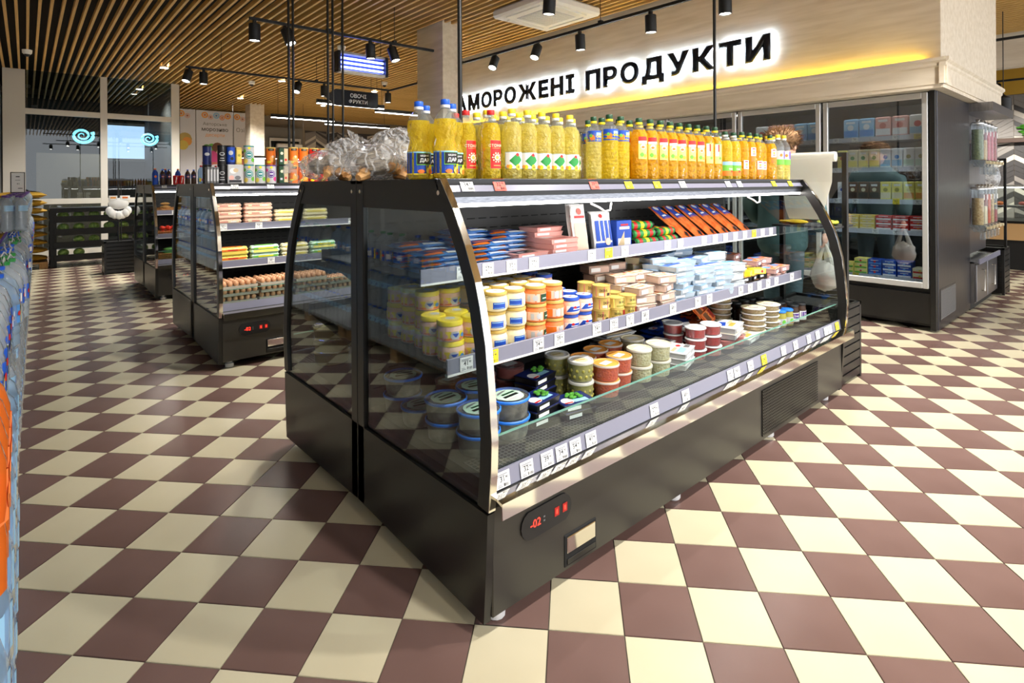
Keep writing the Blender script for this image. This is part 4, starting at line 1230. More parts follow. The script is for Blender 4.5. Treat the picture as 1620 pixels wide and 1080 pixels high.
DIA = bottle_kind('oil_bottle', '', .042, .30, 'oil_pale', 'yellow', 'white_p', art_dia, 'plain', .86, -PI / 2 - .4)
BLU = bottle_kind('oil_bottle', '', .045, .325, 'oil_yellow', 'dgreen', 'yellow', art_blue, 'ribbed', .76, -PI / 2 - .3, .96)
BLP = bottle_kind('oil_bottle', '', .038, .305, 'oil_pale', 'dgreen', 'yellow', art_blue, 'ribbed', .66, -PI / 2 - .4, .96)
RED = bottle_kind('oil_bottle', '', .045, .325, 'oil_orange', 'dgreen', 'yellow', art_red, 'plain', .84, -PI / 2 - .55)
STR = bottle_kind('oil_bottle', '', .045, .325, 'oil_orange', 'dgreen', 'yellow', art_strip, 'plain', .84, -PI / 2 - .5)
FLD = bottle_kind('oil_bottle', '', .045, .305, 'oil_yellow', 'dgreen', 'white_p', art_field, 'plain', .84, -PI / 2 - .5)
FAC = bottle_kind('oil_bottle', '', .044, .315, 'oil_orange', 'dgreen', 'yellow', art_face, 'plain', .84, -PI / 2 - .4)
FAH = bottle_kind('oil_bottle', '', .044, .315, 'oil_orange', 'dgreen', 'yellow', art_face_hi, 'plain', .84, -PI / 2 - .4)
GRN = bottle_kind('oil_bottle', '', .044, .325, 'oil_pale', 'yellow', 'white_p', art_green, 'ribbed', .5, -PI / 2 - .4)
def oil(kind, x, y, label, group=None):
    kind.put((x, y, TOPZ), random.uniform(-.12, .12), label, group)
oil(DAR, 1.215, 1.785, 'blue capped oil bottle with blue label standing foremost at the cooler corner')
oil(DAR, 1.165, 1.895, 'blue capped oil bottle beside the bagged mushrooms')
oil(DAR, 1.305, 1.87, 'blue capped oil bottle next to the red labelled bottles')
oil(DAR, 1.25, 1.98, 'blue capped oil bottle with blue label, hidden behind three others')
oil(STO, 1.375, 1.87, 'red capped oil bottle with red label next to a blue capped bottle')
oil(STO, 1.45, 1.80, 'red capped oil bottle with red label, foremost of the red capped')
oil(STO, 1.40, 1.98, 'red capped oil bottle standing behind two others')
g = 'pale oil bottles with green diamond labels'
for k, x in enumerate((1.565, 1.655, 1.743, 1.832, 1.925)):
    oil(DIA, x, 1.80, 'yellow capped pale oil bottle with green diamond label in the front row', g)
for k, x in enumerate((1.51, 1.60, 1.69, 1.78, 1.87, 1.96, 2.05)):
    oil(DIA, x, 1.90, 'yellow capped pale oil bottle with green diamond label in the second row', g + ' in the second row')
for k, x in enumerate((1.53, 1.62, 1.71, 1.80, 1.89)):
    oil(DIA, x, 2.0, 'yellow capped pale oil bottle with green diamond label in the third row', g + ' in the third row')
oil(BLP, 2.095, 1.80, 'slim pale oil bottle with green cap and blue label beside the diamond labels')
oil(BLP, 2.19, 1.92, 'slim pale oil bottle with green cap in the second row')
oil(BLU, 2.215, 1.80, 'yellow oil bottle with green cap and high blue label')
oil(BLU, 2.325, 1.815, 'yellow oil bottle with green cap and high blue label next to the plain orange ones')
oil(BLU, 2.30, 1.92, 'yellow oil bottle with green cap and blue label in the second row')
g = 'orange oil bottles with red and yellow labels'
for x in (2.46, 2.56, 2.655, 2.75, 2.845, 2.94, 3.035):
    oil(RED, x, 1.80, 'orange oil bottle with red and yellow label in the front row', g)
for x in (2.42, 2.51, 2.605, 2.70, 2.79, 2.89, 2.98, 3.08, 3.18, 3.27):
    oil(RED, x, 1.90, 'orange oil bottle with red and yellow label in the second row', g + ' in the second row')
oil(STR, 3.14, 1.80, 'orange oil bottle with tall yellow strip label beside the red labelled row')
oil(STR, 3.24, 1.80, 'orange oil bottle with tall yellow strip label beside the black post')
oil(FLD, 3.365, 1.80, 'yellow oil bottle with blue and green field label, nearer the black post')
oil(FLD, 3.475, 1.80, 'yellow oil bottle with blue and green field label, farther from the black post')
for x in (3.37, 3.47, 3.57, 3.68):
    oil(FLD, x, 1.90, 'yellow oil bottle with a field label in the second row', 'field label bottles in the second row')
oil(FAC, 3.585, 1.80, 'orange oil bottle with a low orange and white label beside the field labels')
oil(FAH, 3.69, 1.80, 'orange oil bottle with a high orange and white label between low ones')
oil(FAC, 3.79, 1.80, 'orange oil bottle with a low orange and white label, next to a high label')
oil(FAC, 3.885, 1.82, 'orange oil bottle with orange and white label set slightly back')
for x in (3.78, 3.88, 3.98, 4.08):
    oil(FAC, x, 1.92, 'orange oil bottle with orange and white label in the second row', 'orange bottles in the second row')
oil(FAH, 4.0, 1.80, 'orange oil bottle with a high label next to the pale bottles at the far end')
for x, y in ((4.125, 1.80), (4.225, 1.80), (4.18, 1.9), (4.27, 1.9)):
    oil(GRN, x, y, 'half full pale oil bottle with green and white label at the far cooler end', 'half full bottles at the far cooler end')

# ------------------------------------------------------------------ tied plastic bags of mushrooms on the cooler top
def lumpy(b, c, rr, m, seed, amp=.12, nu=18, nv=12, freq=3.0):
    rn = random.Random(seed)
    ph = [rn.uniform(0, 6.28) for _ in range(8)]
    base = len(b.v)
    b.ball((0, 0, 0), 1, m, nu, nv)
    for i in range(base, len(b.v)):
        x, y, z = b.v[i]
        f = 1 + amp * (math.sin(freq * x * 2 + ph[0]) * math.sin(freq * y * 2 + ph[1]) + .6 * math.sin(freq * 3 * z + ph[2] + freq * x) + .4 * math.sin(freq * 5 * y + ph[3]))
        b.v[i] = (c[0] + x * f * rr[0], c[1] + y * f * rr[1], c[2] + z * f * rr[2])
def mushroom_bag(x, y, z, rr, rz, label, seed, neck):
    t = thing('mushroom_bag', label, 'bag', (x, y, z), rz)
    rn = random.Random(seed)
    for k in range(5):
        b = MB(); a = rn.uniform(0, 6.28); q = rn.uniform(.1, .42)
        lumpy(b, (math.cos(a) * rr[0] * q, math.sin(a) * rr[1] * q, rr[2] * rn.uniform(.75, 1.25)), (rr[0] * .42, rr[1] * .42, rr[2] * .5), 'mushroom', seed + k, .1, 14, 9)
        b.obj('mushroom', t)
    for k in range(4):
        b = MB(); a = -PI / 2 + rn.uniform(-1.3, 1.3)
        c = Vector((math.cos(a) * rr[0] * .6, math.sin(a) * rr[1] * .6, rr[2] * rn.uniform(.35, .7)))
        b.tube([c, c + Vector((math.cos(a) * .03, math.sin(a) * .03, -.01)), c + Vector((math.cos(a) * .055, math.sin(a) * .05, -.02))], [.03, .024, .015], 'mushroom_tan', 8); b.obj('mushroom_stalk', t)
    b = MB(); lumpy(b, (0, 0, 0), (1, 1, 1), 'bag', seed + 50, .05, 44, 26, 3.5)
    for i, (vx, vy, vz) in enumerate(b.v):                # crinkled film: sharp folds running to the neck
        th = math.atan2(vy, vx)
        f = 1 + .05 * abs(math.sin(7 * th + 2.2 * vz + seed)) - .04 * abs(math.sin(13 * th - 3 * vz)) + rn.uniform(-.018, .018)
        b.v[i] = (vx * f * rr[0], vy * f * rr[1], max(rr[2] * .98 + vz * f * rr[2], .001))
    b.sm = [False] * len(b.sm)
    # twisted neck with a flared frill
    n = Vector(neck); o = Vector((neck[0] * .5, neck[1] * .5, rr[2] + neck[2] * .5)); tip = Vector((neck[0], neck[1], rr[2] + neck[2]))
    b.obj('plastic_bag', t)
    b = MB(); d = (tip - o)
    b.tube([o, o + d * .5, o + d * .75, tip, tip + d * .35], [.06, .03, .018, .05, .07], 'bag', 14, cap=False); b.obj('knotted_neck', t)
mushroom_bag(1.22, 2.36, TOPZ, (.15, .15, .085), 0.2, 'clear bag of mushrooms lying low behind the blue capped bottles', 1, (.03, -.14, .05))
mushroom_bag(1.5, 2.66, TOPZ, (.17, .17, .14), .5, 'tallest clear bag of grey mushrooms on the cooler top', 2, (.14, -.12, -.03))
mushroom_bag(1.36, 3.0, TOPZ, (.13, .15, .12), -.2, 'clear bag of mushrooms with its frilled neck up, at the rear edge', 4, (.06, -.02, .12))
mushroom_bag(1.17, 2.80, TOPZ, (.11, .17, .08), 0.1, 'clear bag of mushrooms with a stringy neck overhanging the rear edge', 6, (-.02, .26, -.02))
mushroom_bag(1.47, 2.3, TOPZ, (.1, .1, .07), 0.9, 'small clear mushroom bag tucked between the big bag and the bottles', 9, (.02, -.09, .05))

# ------------------------------------------------------------------ jars, tubs, tins and packs
def jar_kind(name, r, h, glass, lid, lidh, art, cat='jar', liddeco=None, waist=True):
    def make():
        t = thing(name, '', cat)
        b = MB(); b.lathe([(r * .86, 0), (r * .96, .003), (r, .010), (r, h * .62), (r * .93, h * .74), (r * .88, h - lidh)], glass, 16); b.obj('body', t)
        b = MB(); b.lathe([(r * .93, h - lidh), (r * .98, h - lidh + .002), (r * .98, h - .003), (r * .93, h)], lid, 18); l = b.obj('lid', t)
        if liddeco:
            b = MB(); b.art(top(0, 0, h), liddeco(r)); b.obj('lid_print', l)
        if art:
            b = MB(); b.art(cyl(r + .0006, -PI / 2 - .2), art(r, h)); b.obj('label', t)
        return t
    return Kind(make)
def ad_yellow(r, h):
    w = r * 1.7
    return [('r', -w, .1 * h, w, .52 * h, 'yellow'), ('r', -w, .1 * h, w, .2 * h, 'salmon'), ('c', -.002, .33 * h, .02, 'lgrey', .016), ('p', [(-.014, .42 * h), (.014, .42 * h), (0, .2 * h)], 'blue'), ('c', .034, .3 * h, .012, 'lblue', .008), ('c', -.04, .3 * h, .011, 'pink', .009)]
def ad_cream(r, h):
    w = r * 1.5
    return [('r', -w, .12 * h, w, .56 * h, 'cream'), ('r', -.03, .16 * h, .026, .5 * h, 'blue'), ('r', -.026, .42 * h, .022, .46 * h, 'skyblue'), ('r', -.026, .2 * h, .018, .22 * h, 'skyblue'), ('c', .042, .3 * h, .011, 'lgrey')]
def ad_red(r, h):
    w = r * 1.5
    return [('r', -w, .12 * h, w, .58 * h, 'peach'), ('r', .012, .14 * h, .052, .56 * h, 'dgreen'), ('c', -.012, .36 * h, .014, 'lgrey', .013), ('r', -.05, .18 * h, -.034, .5 * h, 'lgrey'), ('r', .02, .3 * h, .045, .36 * h, 'mint')]
def ad_or(r, h):
    w = r * 1.5
    return [('r', -w, .12 * h, w, .58 * h, 'peach'), ('r', -w, .14 * h, -.03, .56 * h, 'orange'), ('r', -.016, .16 * h, .008, .54 * h, 'lgrey'), ('r', .04, .14 * h, w, .56 * h, 'orange')]
def ad_navy(r, h):
    w = r * 1.2
    return [('r', -w, .16 * h, w, .54 * h, 'white_p'), ('p', [(-w, .18 * h), (w * .7, .24 * h), (w, .46 * h), (-w * .6, .5 * h)], 'blue'), ('c', -.01, .45 * h, .009, 'red', .006), ('r', -.02, .32 * h, .022, .37 * h, 'white_p')]
def lid_w(c1, c2):
    return lambda r: [('c', 0, 0, r * .82, 'white_p'), ('c', 0, 0, r * .5, c1), ('r', -r * .3, -r * .1, r * .3, r * .1, c2)]
JY = jar_kind('jar', .052, .078, 'peach', 'yellow', .02, ad_yellow, liddeco=lambda r: [('c', 0, 0, r * .7, 'straw'), ('c', .01, .01, r * .4, 'lgrey')])
JC = jar_kind('jar', .05, .078, 'cream', 'jargold', .014, ad_cream, liddeco=lid_w('white_p', 'lorange'))
JR = jar_kind('jar', .05, .078, 'salmon', 'jargold', .014, ad_red, liddeco=lid_w('white_p', 'lorange'))
JO = jar_kind('jar', .05, .078, 'salmon', 'jargold', .014, ad_or, liddeco=lid_w('white_p', 'lorange'))
JN = jar_kind('jar', .043, .078, 'peach', 'blue', .016, ad_navy, liddeco=lid_w('skyblue', 'red'))
MZ = .8205
def stack(kind, x, y, n, h, lab, grp, z=MZ, rz=0.0, jit=.004):
    for k in range(n):
        kind.put((x + random.uniform(-jit, jit), y + random.uniform(-jit, jit), z + k * h), rz + random.uniform(-.35, .35), lab, grp)
# yellow lidded jars (X 1.19 .. 1.42)
for x, y, n in ((1.245, 1.80, 2), (1.35, 1.795, 2), (1.24, 1.91, 2), (1.345, 1.905, 2), (1.275, 2.015, 3), (1.385, 2.02, 3), (1.27, 2.125, 3), (1.38, 2.13, 3), (1.265, 2.23, 3), (1.375, 2.24, 3)):
    stack(JY, x, y, n, .0785, 'squat jar of pale pink spread with a yellow lid on the middle shelf', 'yellow lidded jars')
for x in (1.475, 1.58):
    for y in (1.81, 1.915, 2.02, 2.125, 2.23):
        stack(JC, x + (y - 1.8) * .05, y, 3 if y > 1.9 or x < 1.6 else 2, .0785, 'squat jar of cream spread with a gold lid and blue label', 'cream spread jars')
for y in (1.80, 1.905, 2.01, 2.115):
    stack(JR, 1.695, y, 3, .0785, 'squat jar of salmon coloured spread with a gold lid and green label', 'salmon spread jars')
    stack(JO, 1.80, y, 3, .0785, 'squat jar of salmon coloured spread with a gold lid and orange label', 'orange label spread jars')
for x, y, n in ((1.905, 1.79, 2), (2.0, 1.79, 2), (1.91, 1.885, 2), (2.0, 1.885, 2), (1.93, 1.99, 3), (2.02, 1.98, 2), (1.93, 2.09, 3)):
    stack(JN, x, y, n, .0785, 'small jar of pink spread with a blue lid', 'blue lidded jars')
def can_kind(r, h, side, art):
    def make():
        t = thing('tin_can', '', 'tin')
        b = MB(); b.lathe([(r * .97, 0), (r, .002), (r, .005), (r * .985, .006), (r * .985, h - .006), (r, h - .005), (r, h - .001), (r * .95, h), (r * .93, h - .003), (r * .55, h - .003), (r * .5, h - .002), (0, h - .002)], side, 18); b.obj('can', t)
        b = MB(); b.art(cyl(r * .985 + .0006, -PI / 2 - .3), art(r, h)); b.obj('label', t)
        b = MB(); b.lathe([(r * .9, h - .0028), (0.0, h - .0015)], 'gold', 16, cap=False); b.obj('lid', t)
        return t
    return Kind(make)
CI = can_kind(.044, .06, 'gold', lambda r, h: [('r', -.13, .1 * h, .13, .9 * h, 'meat'), ('t', 'ІКРА', -.005, .5 * h, .013, 'dbrown', .03), ('r', -.03, .2 * h, -.005, .42 * h, 'cream'), ('r', .012, .2 * h, .03, .42 * h, 'dbrown')])
CG = can_kind(.044, .055, 'gold', lambda r, h: [('r', -.13, .1 * h, .13, .9 * h, 'lemon'), ('t', 'ІКРА', .0, .5 * h, .011, 'dgreen', .03), ('r', -.03, .2 * h, .03, .35 * h, 'olive'), ('r', .03, .1 * h, .06, .9 * h, 'dred')])
for x, y, n in ((2.145, 1.80, 3), (2.15, 1.9, 3)):
    stack(CI, x, y, n, .0605, 'brown caviar tin stacked by the blue lidded jars', 'brown caviar tins')
for x, y, n in ((2.24, 1.785, 2), (2.335, 1.785, 2), (2.245, 1.88, 2), (2.34, 1.88, 2)):
    stack(CG, x, y, n, .0555, 'gold caviar tin with green lettering', 'gold caviar tins')
CB = can_kind(.045, .05, 'gold', lambda r, h: [('r', -.13, .1 * h, .13, .9 * h, 'straw'), ('r', -.03, .2 * h, .03, .6 * h, 'violet')])

def tray_kind(name, w, d, h, tray, content, art, cat='pack', film_top=True, ch=.7):
    """sealed tray: tapered tray with rim, contents, printed film lid"""
    def make():
        t = thing(name, '', cat)
        b = MB()
        k = .9
        lo = [(-w / 2 * k, -d / 2 * k, 0), (w / 2 * k, -d / 2 * k, 0), (w / 2 * k, d / 2 * k, 0), (-w / 2 * k, d / 2 * k, 0)]
        hi = [(-w / 2 * .97, -d / 2 * .97, h * .9), (w / 2 * .97, -d / 2 * .97, h * .9), (w / 2 * .97, d / 2 * .97, h * .9), (-w / 2 * .97, d / 2 * .97, h * .9)]
        b.v = lo + hi
        b.face((3, 2, 1, 0), tray)
        for i in range(4):
            j = (i + 1) % 4
            b.face((i, j, 4 + j, 4 + i), tray)
        b.box(-w / 2, -d / 2, h * .88, w / 2, d / 2, h * .94, tray, .001); b.obj('tray', t)
        b = MB(); b.box(-w / 2 * .94, -d / 2 * .94, h * .94, w / 2 * .94, d / 2 * .94, h, content, h * .05)
        if tray == 'clear': b.box(-w / 2 * .89, -d / 2 * .89, h * .06, w / 2 * .89, d / 2 * .89, h * .93, content, h * .1)
        c = b.obj('contents', t)
        if art:
            b = MB(); b.art(top(-w / 2, -d / 2, h), art); b.art(flat(-w / 2, -d / 2, 0), [('r', .1 * w, h * .3, .5 * w, h * .75, 'white_p')]); b.obj('film_print', t)
        return t
    return Kind(make)
def pouch_kind(name, w, d, h, base, art, cat='pack', seal=None):
    """soft flat pouch with crimped ends"""
    def make():
        t = thing(name, '', cat)
        b = MB(); nx, ny = 10, 6
        for sgn in (1, -1):
            base_i = len(b.v)
            for i in range(nx + 1):
                for j in range(ny + 1):
                    u = i / nx * 2 - 1; v = j / ny * 2 - 1
                    z = h / 2 + sgn * h / 2 * max(0, (1 - abs(u) ** 3)) ** .6 * max(0, (1 - abs(v) ** 3)) ** .6
                    b.v.append((u * w / 2, v * d / 2, z + .002 * math.sin(9 * u + 5 * v)))
            for i in range(nx):
                for j in range(ny):
                    q = base_i + i * (ny + 1) + j
                    f = (q, q + ny + 1, q + ny + 2, q + 1)
                    b.face(f if sgn > 0 else f[::-1], base, True)
        b.obj('pouch', t)
        b = MB()
        def fn(s_, t_, o):
            u, v = s_ / (w / 2), t_ / (d / 2)
            z = h / 2 + h / 2 * max(0, (1 - abs(u) ** 3)) ** .6 * max(0, (1 - abs(v) ** 3)) ** .6
            return (s_, t_, z + o + .003)
        b.art(fn, art); b.obj('print', t)
        if seal:
            n = 18
            for e in (-1, 1):
                b = MB()
                for k in range(n):
                    x0 = -w / 2 + k * w / n
                    b.poly([(x0, e * d / 2, h / 2 + .003), (x0 + w / n, e * d / 2, h / 2 + .003), (x0 + w / n / 2, e * (d / 2 + .008), h / 2 + .003)], seal)
                b.obj('crimped_seal', t)
        return t
    return Kind(make)
# --- middle shelf, right half
PP = tray_kind('paste_pack', .15, .11, .045, 'clear', 'peach', [('r', .01, .01, .14, .1, 'cream'), ('r', .02, .03, .1, .08, 'orange'), ('r', .03, .045, .09, .065, 'white_p'), ('c', .12, .08, .012, 'red')])
g = 'peach coloured paste packs'
for x, y, n in ((2.46, 1.80, 3), (2.62, 1.78, 4), (2.45, 1.93, 4), (2.61, 1.92, 4), (2.40, 2.05, 5), (2.56, 2.06, 5)):
    stack(PP, x, y, n, .0455, 'peach coloured paste pack in a clear tray on the middle shelf', g, jit=.008, rz=0)
RP = tray_kind('round_pate', .09, .09, .04, 'cream', 'mince', [('c', .045, .045, .035, 'white_p'), ('c', .045, .045, .02, 'meat')])
for x, y, n in ((2.75, 2.05, 6), (2.85, 2.08, 5)):
    stack(RP, x, y, n, .0405, 'speckled cream pate block in a tall stack by the back panel', 'pate blocks stacked by the back panel', jit=.004)
WP = tray_kind('fish_fillet_pack', .19, .115, .03, 'pack_grey', 'pack_blue', [('r', .01, .01, .18, .105, 'pack_grey'), ('p', [(.01, .06), (.18, .08), (.18, .105), (.01, .105)], 'blue'), ('r', .02, .02, .09, .05, 'white_p'), ('c', .14, .04, .018, 'skyblue')])
for x, y, n in ((2.80, 1.79, 7), (2.80, 1.92, 8), (3.0, 1.78, 6), (3.0, 1.91, 7), (3.0, 2.04, 8), (3.2, 1.775, 6), (3.2, 1.91, 7), (3.2, 2.05, 9)):
    stack(WP, x, y, n, .0305, 'pale blue and white fish fillet pack in a stack on the middle shelf', 'fish fillet packs', jit=.007, rz=0)
BP_ = pouch_kind('fish_pouch', .2, .14, .03, 'navy', [('r', -.07, -.04, .07, .04, 'blue'), ('c', 0, 0, .025, 'lblue', .016)])
BP_.put((3.05, 2.19, .887), 0, 'dark blue fish pouch leaning on the back panel, nearer the pate blocks', None, (math.radians(62), 0, .1))
BP_.put((3.3, 2.2, .887), 0, 'dark blue fish pouch leaning on the back panel behind the tallest fillet stack', None, (math.radians(62), 0, -.1))
HS = tray_kind('herring_tray', .2, .13, .055, 'clear', 'white_p', [('r', .01, .01, .19, .12, 'skyblue'), ('p', [(.01, .07), (.19, .09), (.19, .12), (.01, .12)], 'lblue'), ('r', .03, .02, .1, .06, 'white_p')])
for x, y, n in ((3.4, 1.8, 3), (3.42, 1.94, 4)):
    stack(HS, x, y, n, .056, 'deep clear tray with a sky blue lid beside the fillet stacks', 'sky blue lidded trays', jit=.006)
YB = carton('snack_box', .1, .07, .035, 'yellow', [('r', .01, .005, .09, .03, 'lemon'), ('c', .07, .017, .01, 'red')], '', 'pack')
DK = tray_kind('seafood_pack', .11, .08, .03, 'black_p', 'brown', [('r', .01, .01, .1, .07, 'gold'), ('r', .02, .02, .06, .05, 'dred')])
PK = tray_kind('prawn_pack', .15, .11, .04, 'clear', 'pink', [('r', .01, .01, .14, .1, 'salmon'), ('r', .02, .05, .1, .1, 'lblue'), ('c', .11, .03, .014, 'white_p')])
for x, y, n in ((3.56, 1.79, 2), (3.68, 1.79, 2), (3.8, 1.8, 2), (3.58, 1.9, 3), (3.70, 1.9, 3), (3.82, 1.9, 3)):
    stack(DK, x, y, n, .0305, 'small black seafood pack with a gold lid', 'black seafood packs', jit=.008)
YB.put((3.62, 1.795, .8815), .3, 'small yellow snack box lying on the black seafood packs'); YB.put((3.76, 1.79, .8815), -.5, 'yellow snack box tilted on the black packs by the pink packs')
for x, y, n in ((3.95, 1.79, 2), (4.12, 1.8, 2), (3.96, 1.92, 3), (4.12, 1.93, 3), (3.9, 2.05, 4)):
    stack(PK, x, y, n, .0405, 'clear pack of pink prawns with a blue corner at the far shelf end', 'prawn packs', jit=.008)
# --- deck
DZ = .504
def tub_kind(name, r, h, content, lid, rim, deco, cat='tub', balls=None, taper=.9):
    def make():
        t = thing(name, '', cat)
        b = MB(); b.lathe([(r * taper * .97, .004), (r * taper * .985, .008), (r * .955, h * .84), (r * .9, h * .86)], content, 18); b.obj('contents', t)
        if balls:
            n = 0
            for k in range(12):
                for z in (.25, .55):
                    a = k * PI / 6 + (PI / 12 if z > .4 else 0)
                    bb = MB(); bb.ball((0, 0, 0), r * .17, balls, 7, 5)
                    o = add('olive', BALLS.setdefault((r, balls), bb.mesh('olive')), t, (math.cos(a) * r * .84, math.sin(a) * r * .84, h * z))
        b = MB(); b.lathe([(r * taper, 0), (r * taper, .003), (r * .99, h * .88)], 'clear', 18, cap=False); b.obj('tub', t)
        b = MB(); b.lathe([(r * .99, h * .86), (r * 1.03, h * .87), (r * 1.03, h * .95), (r * .98, h)], rim, 20, cap=False); b.lathe([(r * .99, h * .985), (r * .9, h * .985), (r * .86, h * .95), (0, h * .95)], lid, 20, cap=False); l = b.obj('lid', t)
        if deco:
            b = MB(); b.art(top(0, 0, h * .95 + .0005), deco(r)); b.obj('lid_label', l)
        return t
    return Kind(make)
BALLS = {}
HB = tub_kind('herring_tub', .083, .078, 'herring', 'clear', 'bluelid', lambda r: [('c', 0, 0, r * .74, 'mint'), ('r', -r * .45, -r * .2, r * .5, r * .0, 'black_p'), ('r', -r * .3, r * .12, r * .55, r * .26, 'dgreen'), ('r', -r * .5, -r * .5, r * .1, -r * .34, 'lgrey'), ('p', [(-r * .5, r * .3), (r * .3, r * .5), (r * .2, r * .58), (-r * .3, r * .5)], 'grey')])
for x, y, n, l in ((1.285, 1.675, 2, 'nearest the curved end stile'), (1.255, 1.85, 2, 'behind the one by the end stile'), (1.455, 1.70, 2, 'beside the black salad trays'), (1.425, 1.88, 2, 'in the middle of the group'), (1.25, 2.03, 1, 'standing single'), (1.26, 2.2, 2, 'at the back corner')):
    stack(HB, x, y, n, .0785, 'round tub with a bright blue rimmed lid on the cooler deck', 'blue rimmed tubs on the deck', DZ, jit=.003)
BT = tray_kind('salad_tray', .17, .125, .032, 'black_p', 'navy', [('r', .01, .01, .16, .115, 'navy'), ('c', .045, .045, .03, 'white_p'), ('r', .07, .02, .14, .05, 'skyblue'), ('r', .02, .02, .06, .03, 'red')], ch=.9)
lf = {}
def salad(x, y, n, rz, lab):
    for k in range(n):
        o = BT.put((x, y, DZ + k * .0325), rz + random.uniform(-.1, .1), lab, 'black salad trays')
def garnish(x, y, z, i):
    b = MB(); rn = random.Random(i)
    for k in range(16):
        b.ball((rn.uniform(-.03, .03), rn.uniform(-.022, .022), .004 + rn.random() * .008), 1, 'leaf', 6, 4, (.012, .009, .006))
    tag(b.obj('herb_sprig', None, (x, y, z)), ('sprig of green herb on the salad tray by the blue tubs', 'sprig of green herb on the foremost salad tray', 'sprig of green herb on the tall salad tray stack')[i], 'herb')
salad(1.63, 1.72, 3, .1, 'black salad tray stacked beside the blue rimmed tubs'); salad(1.79, 1.665, 2, -.2, 'black salad tray stacked in front of the olives'); salad(1.76, 1.87, 4, .2, 'black salad tray in the tall stack behind the olives')
garnish(1.65, 1.72, DZ + .0978, 0); garnish(1.8, 1.67, DZ + .0652, 1); garnish(1.79, 1.88, DZ + .1302, 2)
CT = tub_kind('clear_salad_box', .075, .06, 'meat', 'clear', 'clear', lambda r: [('r', -r * .5, -r * .3, r * .5, r * .3, 'paper')])
for x, y, n in ((1.62, 1.92, 1), (1.60, 2.08, 2), (1.78, 2.08, 2), (1.45, 2.1, 2), (1.95, 2.02, 1)):
    stack(CT, x, y, n, .0605, 'clear round salad box with a paper label at the back of the deck', 'clear salad boxes', DZ)
OL = tub_kind('olive_tub', .06, .092, 'olive', 'white_p', 'milky', lambda r: [('c', 0, 0, r * .6, 'cream'), ('r', -r * .4, -r * .1, r * .4, r * .1, 'gold')], balls='olive', taper=.92)
CA = tub_kind('carrot_tub', .064, .075, 'carrot', 'lorange', 'milky', lambda r: [('r', -r * .5, -r * .3, r * .5, r * .3, 'paper')])
KR = tub_kind('sauerkraut_tub', .064, .082, 'kraut', 'cream', 'milky', lambda r: [('r', -r * .5, -r * .3, r * .5, r * .3, 'paper')])
for x, y, n in ((1.935, 1.75, 2), (1.915, 1.885, 2)):
    stack(OL, x, y, n, .0925, 'clear tub of green olives with a white lid', 'olive tubs', DZ, jit=.002)
for x, y, n in ((2.07, 1.71, 2), (2.21, 1.745, 2), (2.06, 1.85, 2), (2.2, 1.885, 2), (2.34, 1.9, 2)):
    stack(CA, x, y, n, .0755, 'clear tub of grated orange carrot salad', 'carrot salad tubs', DZ, jit=.003)
for x, y, n in ((2.345, 1.72, 2), (2.49, 1.71, 2), (2.47, 1.86, 2)):
    stack(KR, x, y, n, .0825, 'clear tub of pale shredded sauerkraut', 'sauerkraut tubs', DZ, jit=.003)
CWP = tray_kind('fish_tray', .2, .13, .03, 'lgrey', 'white_p', [('r', .01, .01, .19, .12, 'white_p'), ('r', .02, .02, .12, .06, 'skyblue'), ('c', .14, .08, .02, 'red', .014), ('r', .02, .07, .1, .09, 'beige'), ('r', .13, .02, .18, .05, 'grey')])
for x, y, n, rz in ((2.70, 1.72, 3, .3), (2.72, 1.87, 3, .1)):
    for k in range(n): CWP.put((x, y, DZ + k * .0305), rz, 'white fish tray with a red mark between the sauerkraut and red tubs', 'white fish trays')
RT = tub_kind('caviar_tub', .058, .06, 'beet', 'white_p', 'white_p', lambda r: [('c', 0, 0, r * .7, 'lgrey')])
for x, y, n in ((2.87, 1.72, 3), (2.865, 1.86, 3), (3.0, 1.70, 3), (3.01, 1.83, 2)):
    stack(RT, x, y, n, .0605, 'small tub of red caviar with a white lid', 'red caviar tubs', DZ, jit=.003)
SB = carton('fish_board', .24, .19, .012, 'white_p', None, '', 'pack')
def board_kind():
    t = thing('fish_board', '', 'pack')
    b = MB(); b.box(-.12, -.09, 0, .12, .09, .006, 'paper', .001); b.box(-.1, -.07, .006, .1, .07, .012, 'beige', .003); b.obj('board', t)
    b = MB(); b.art(top(-.12, -.09, .0125), [('r', .03, .03, .21, .15, 'peach'), ('r', .05, .05, .15, .1, 'white_p'), ('c', .16, .12, .02, 'meat')]); b.obj('print', t)
    return t
SBK = Kind(board_kind)
for k in range(9):
    SBK.put((2.62 + .012 * (k % 3), 2.08 + .008 * k, DZ + k * .0135), .12 * math.sin(k * 2.1), 'white backed fish board in the fanned stack at the deck back', 'fanned fish boards')
FP = pouch_kind('fish_pack', .22, .15, .024, 'blue', [('r', -.09, -.06, .09, .06, 'navy'), ('c', -.04, .01, .035, 'white_p', .025), ('p', [(-.06, 0), (-.03, .02), (-.02, -.01)], 'red'), ('r', .01, -.02, .07, .0, 'skyblue')])
for k in range(4):
    FP.put((2.93 + .01 * k, 2.03, DZ + k * .0245), .3 - .1 * k, 'flat dark blue fish pack stacked behind the red tubs', 'flat dark blue fish packs')
FW = pouch_kind('herring_pack', .24, .15, .024, 'navy', [('c', -.05, 0, .06, 'cream', .045), ('c', -.05, 0, .02, 'red', .014), ('r', .03, .0, .1, .03, 'white_p'), ('r', .03, -.04, .09, -.015, 'skyblue')])
for k in range(3):
    FW.put((3.14 + .01 * k, 2.0 + .05 * k, DZ + .06 + k * .012), 0, 'navy herring pack with a cream oval leaning at the deck back', 'navy herring packs', (math.radians(38), 0, -.2))
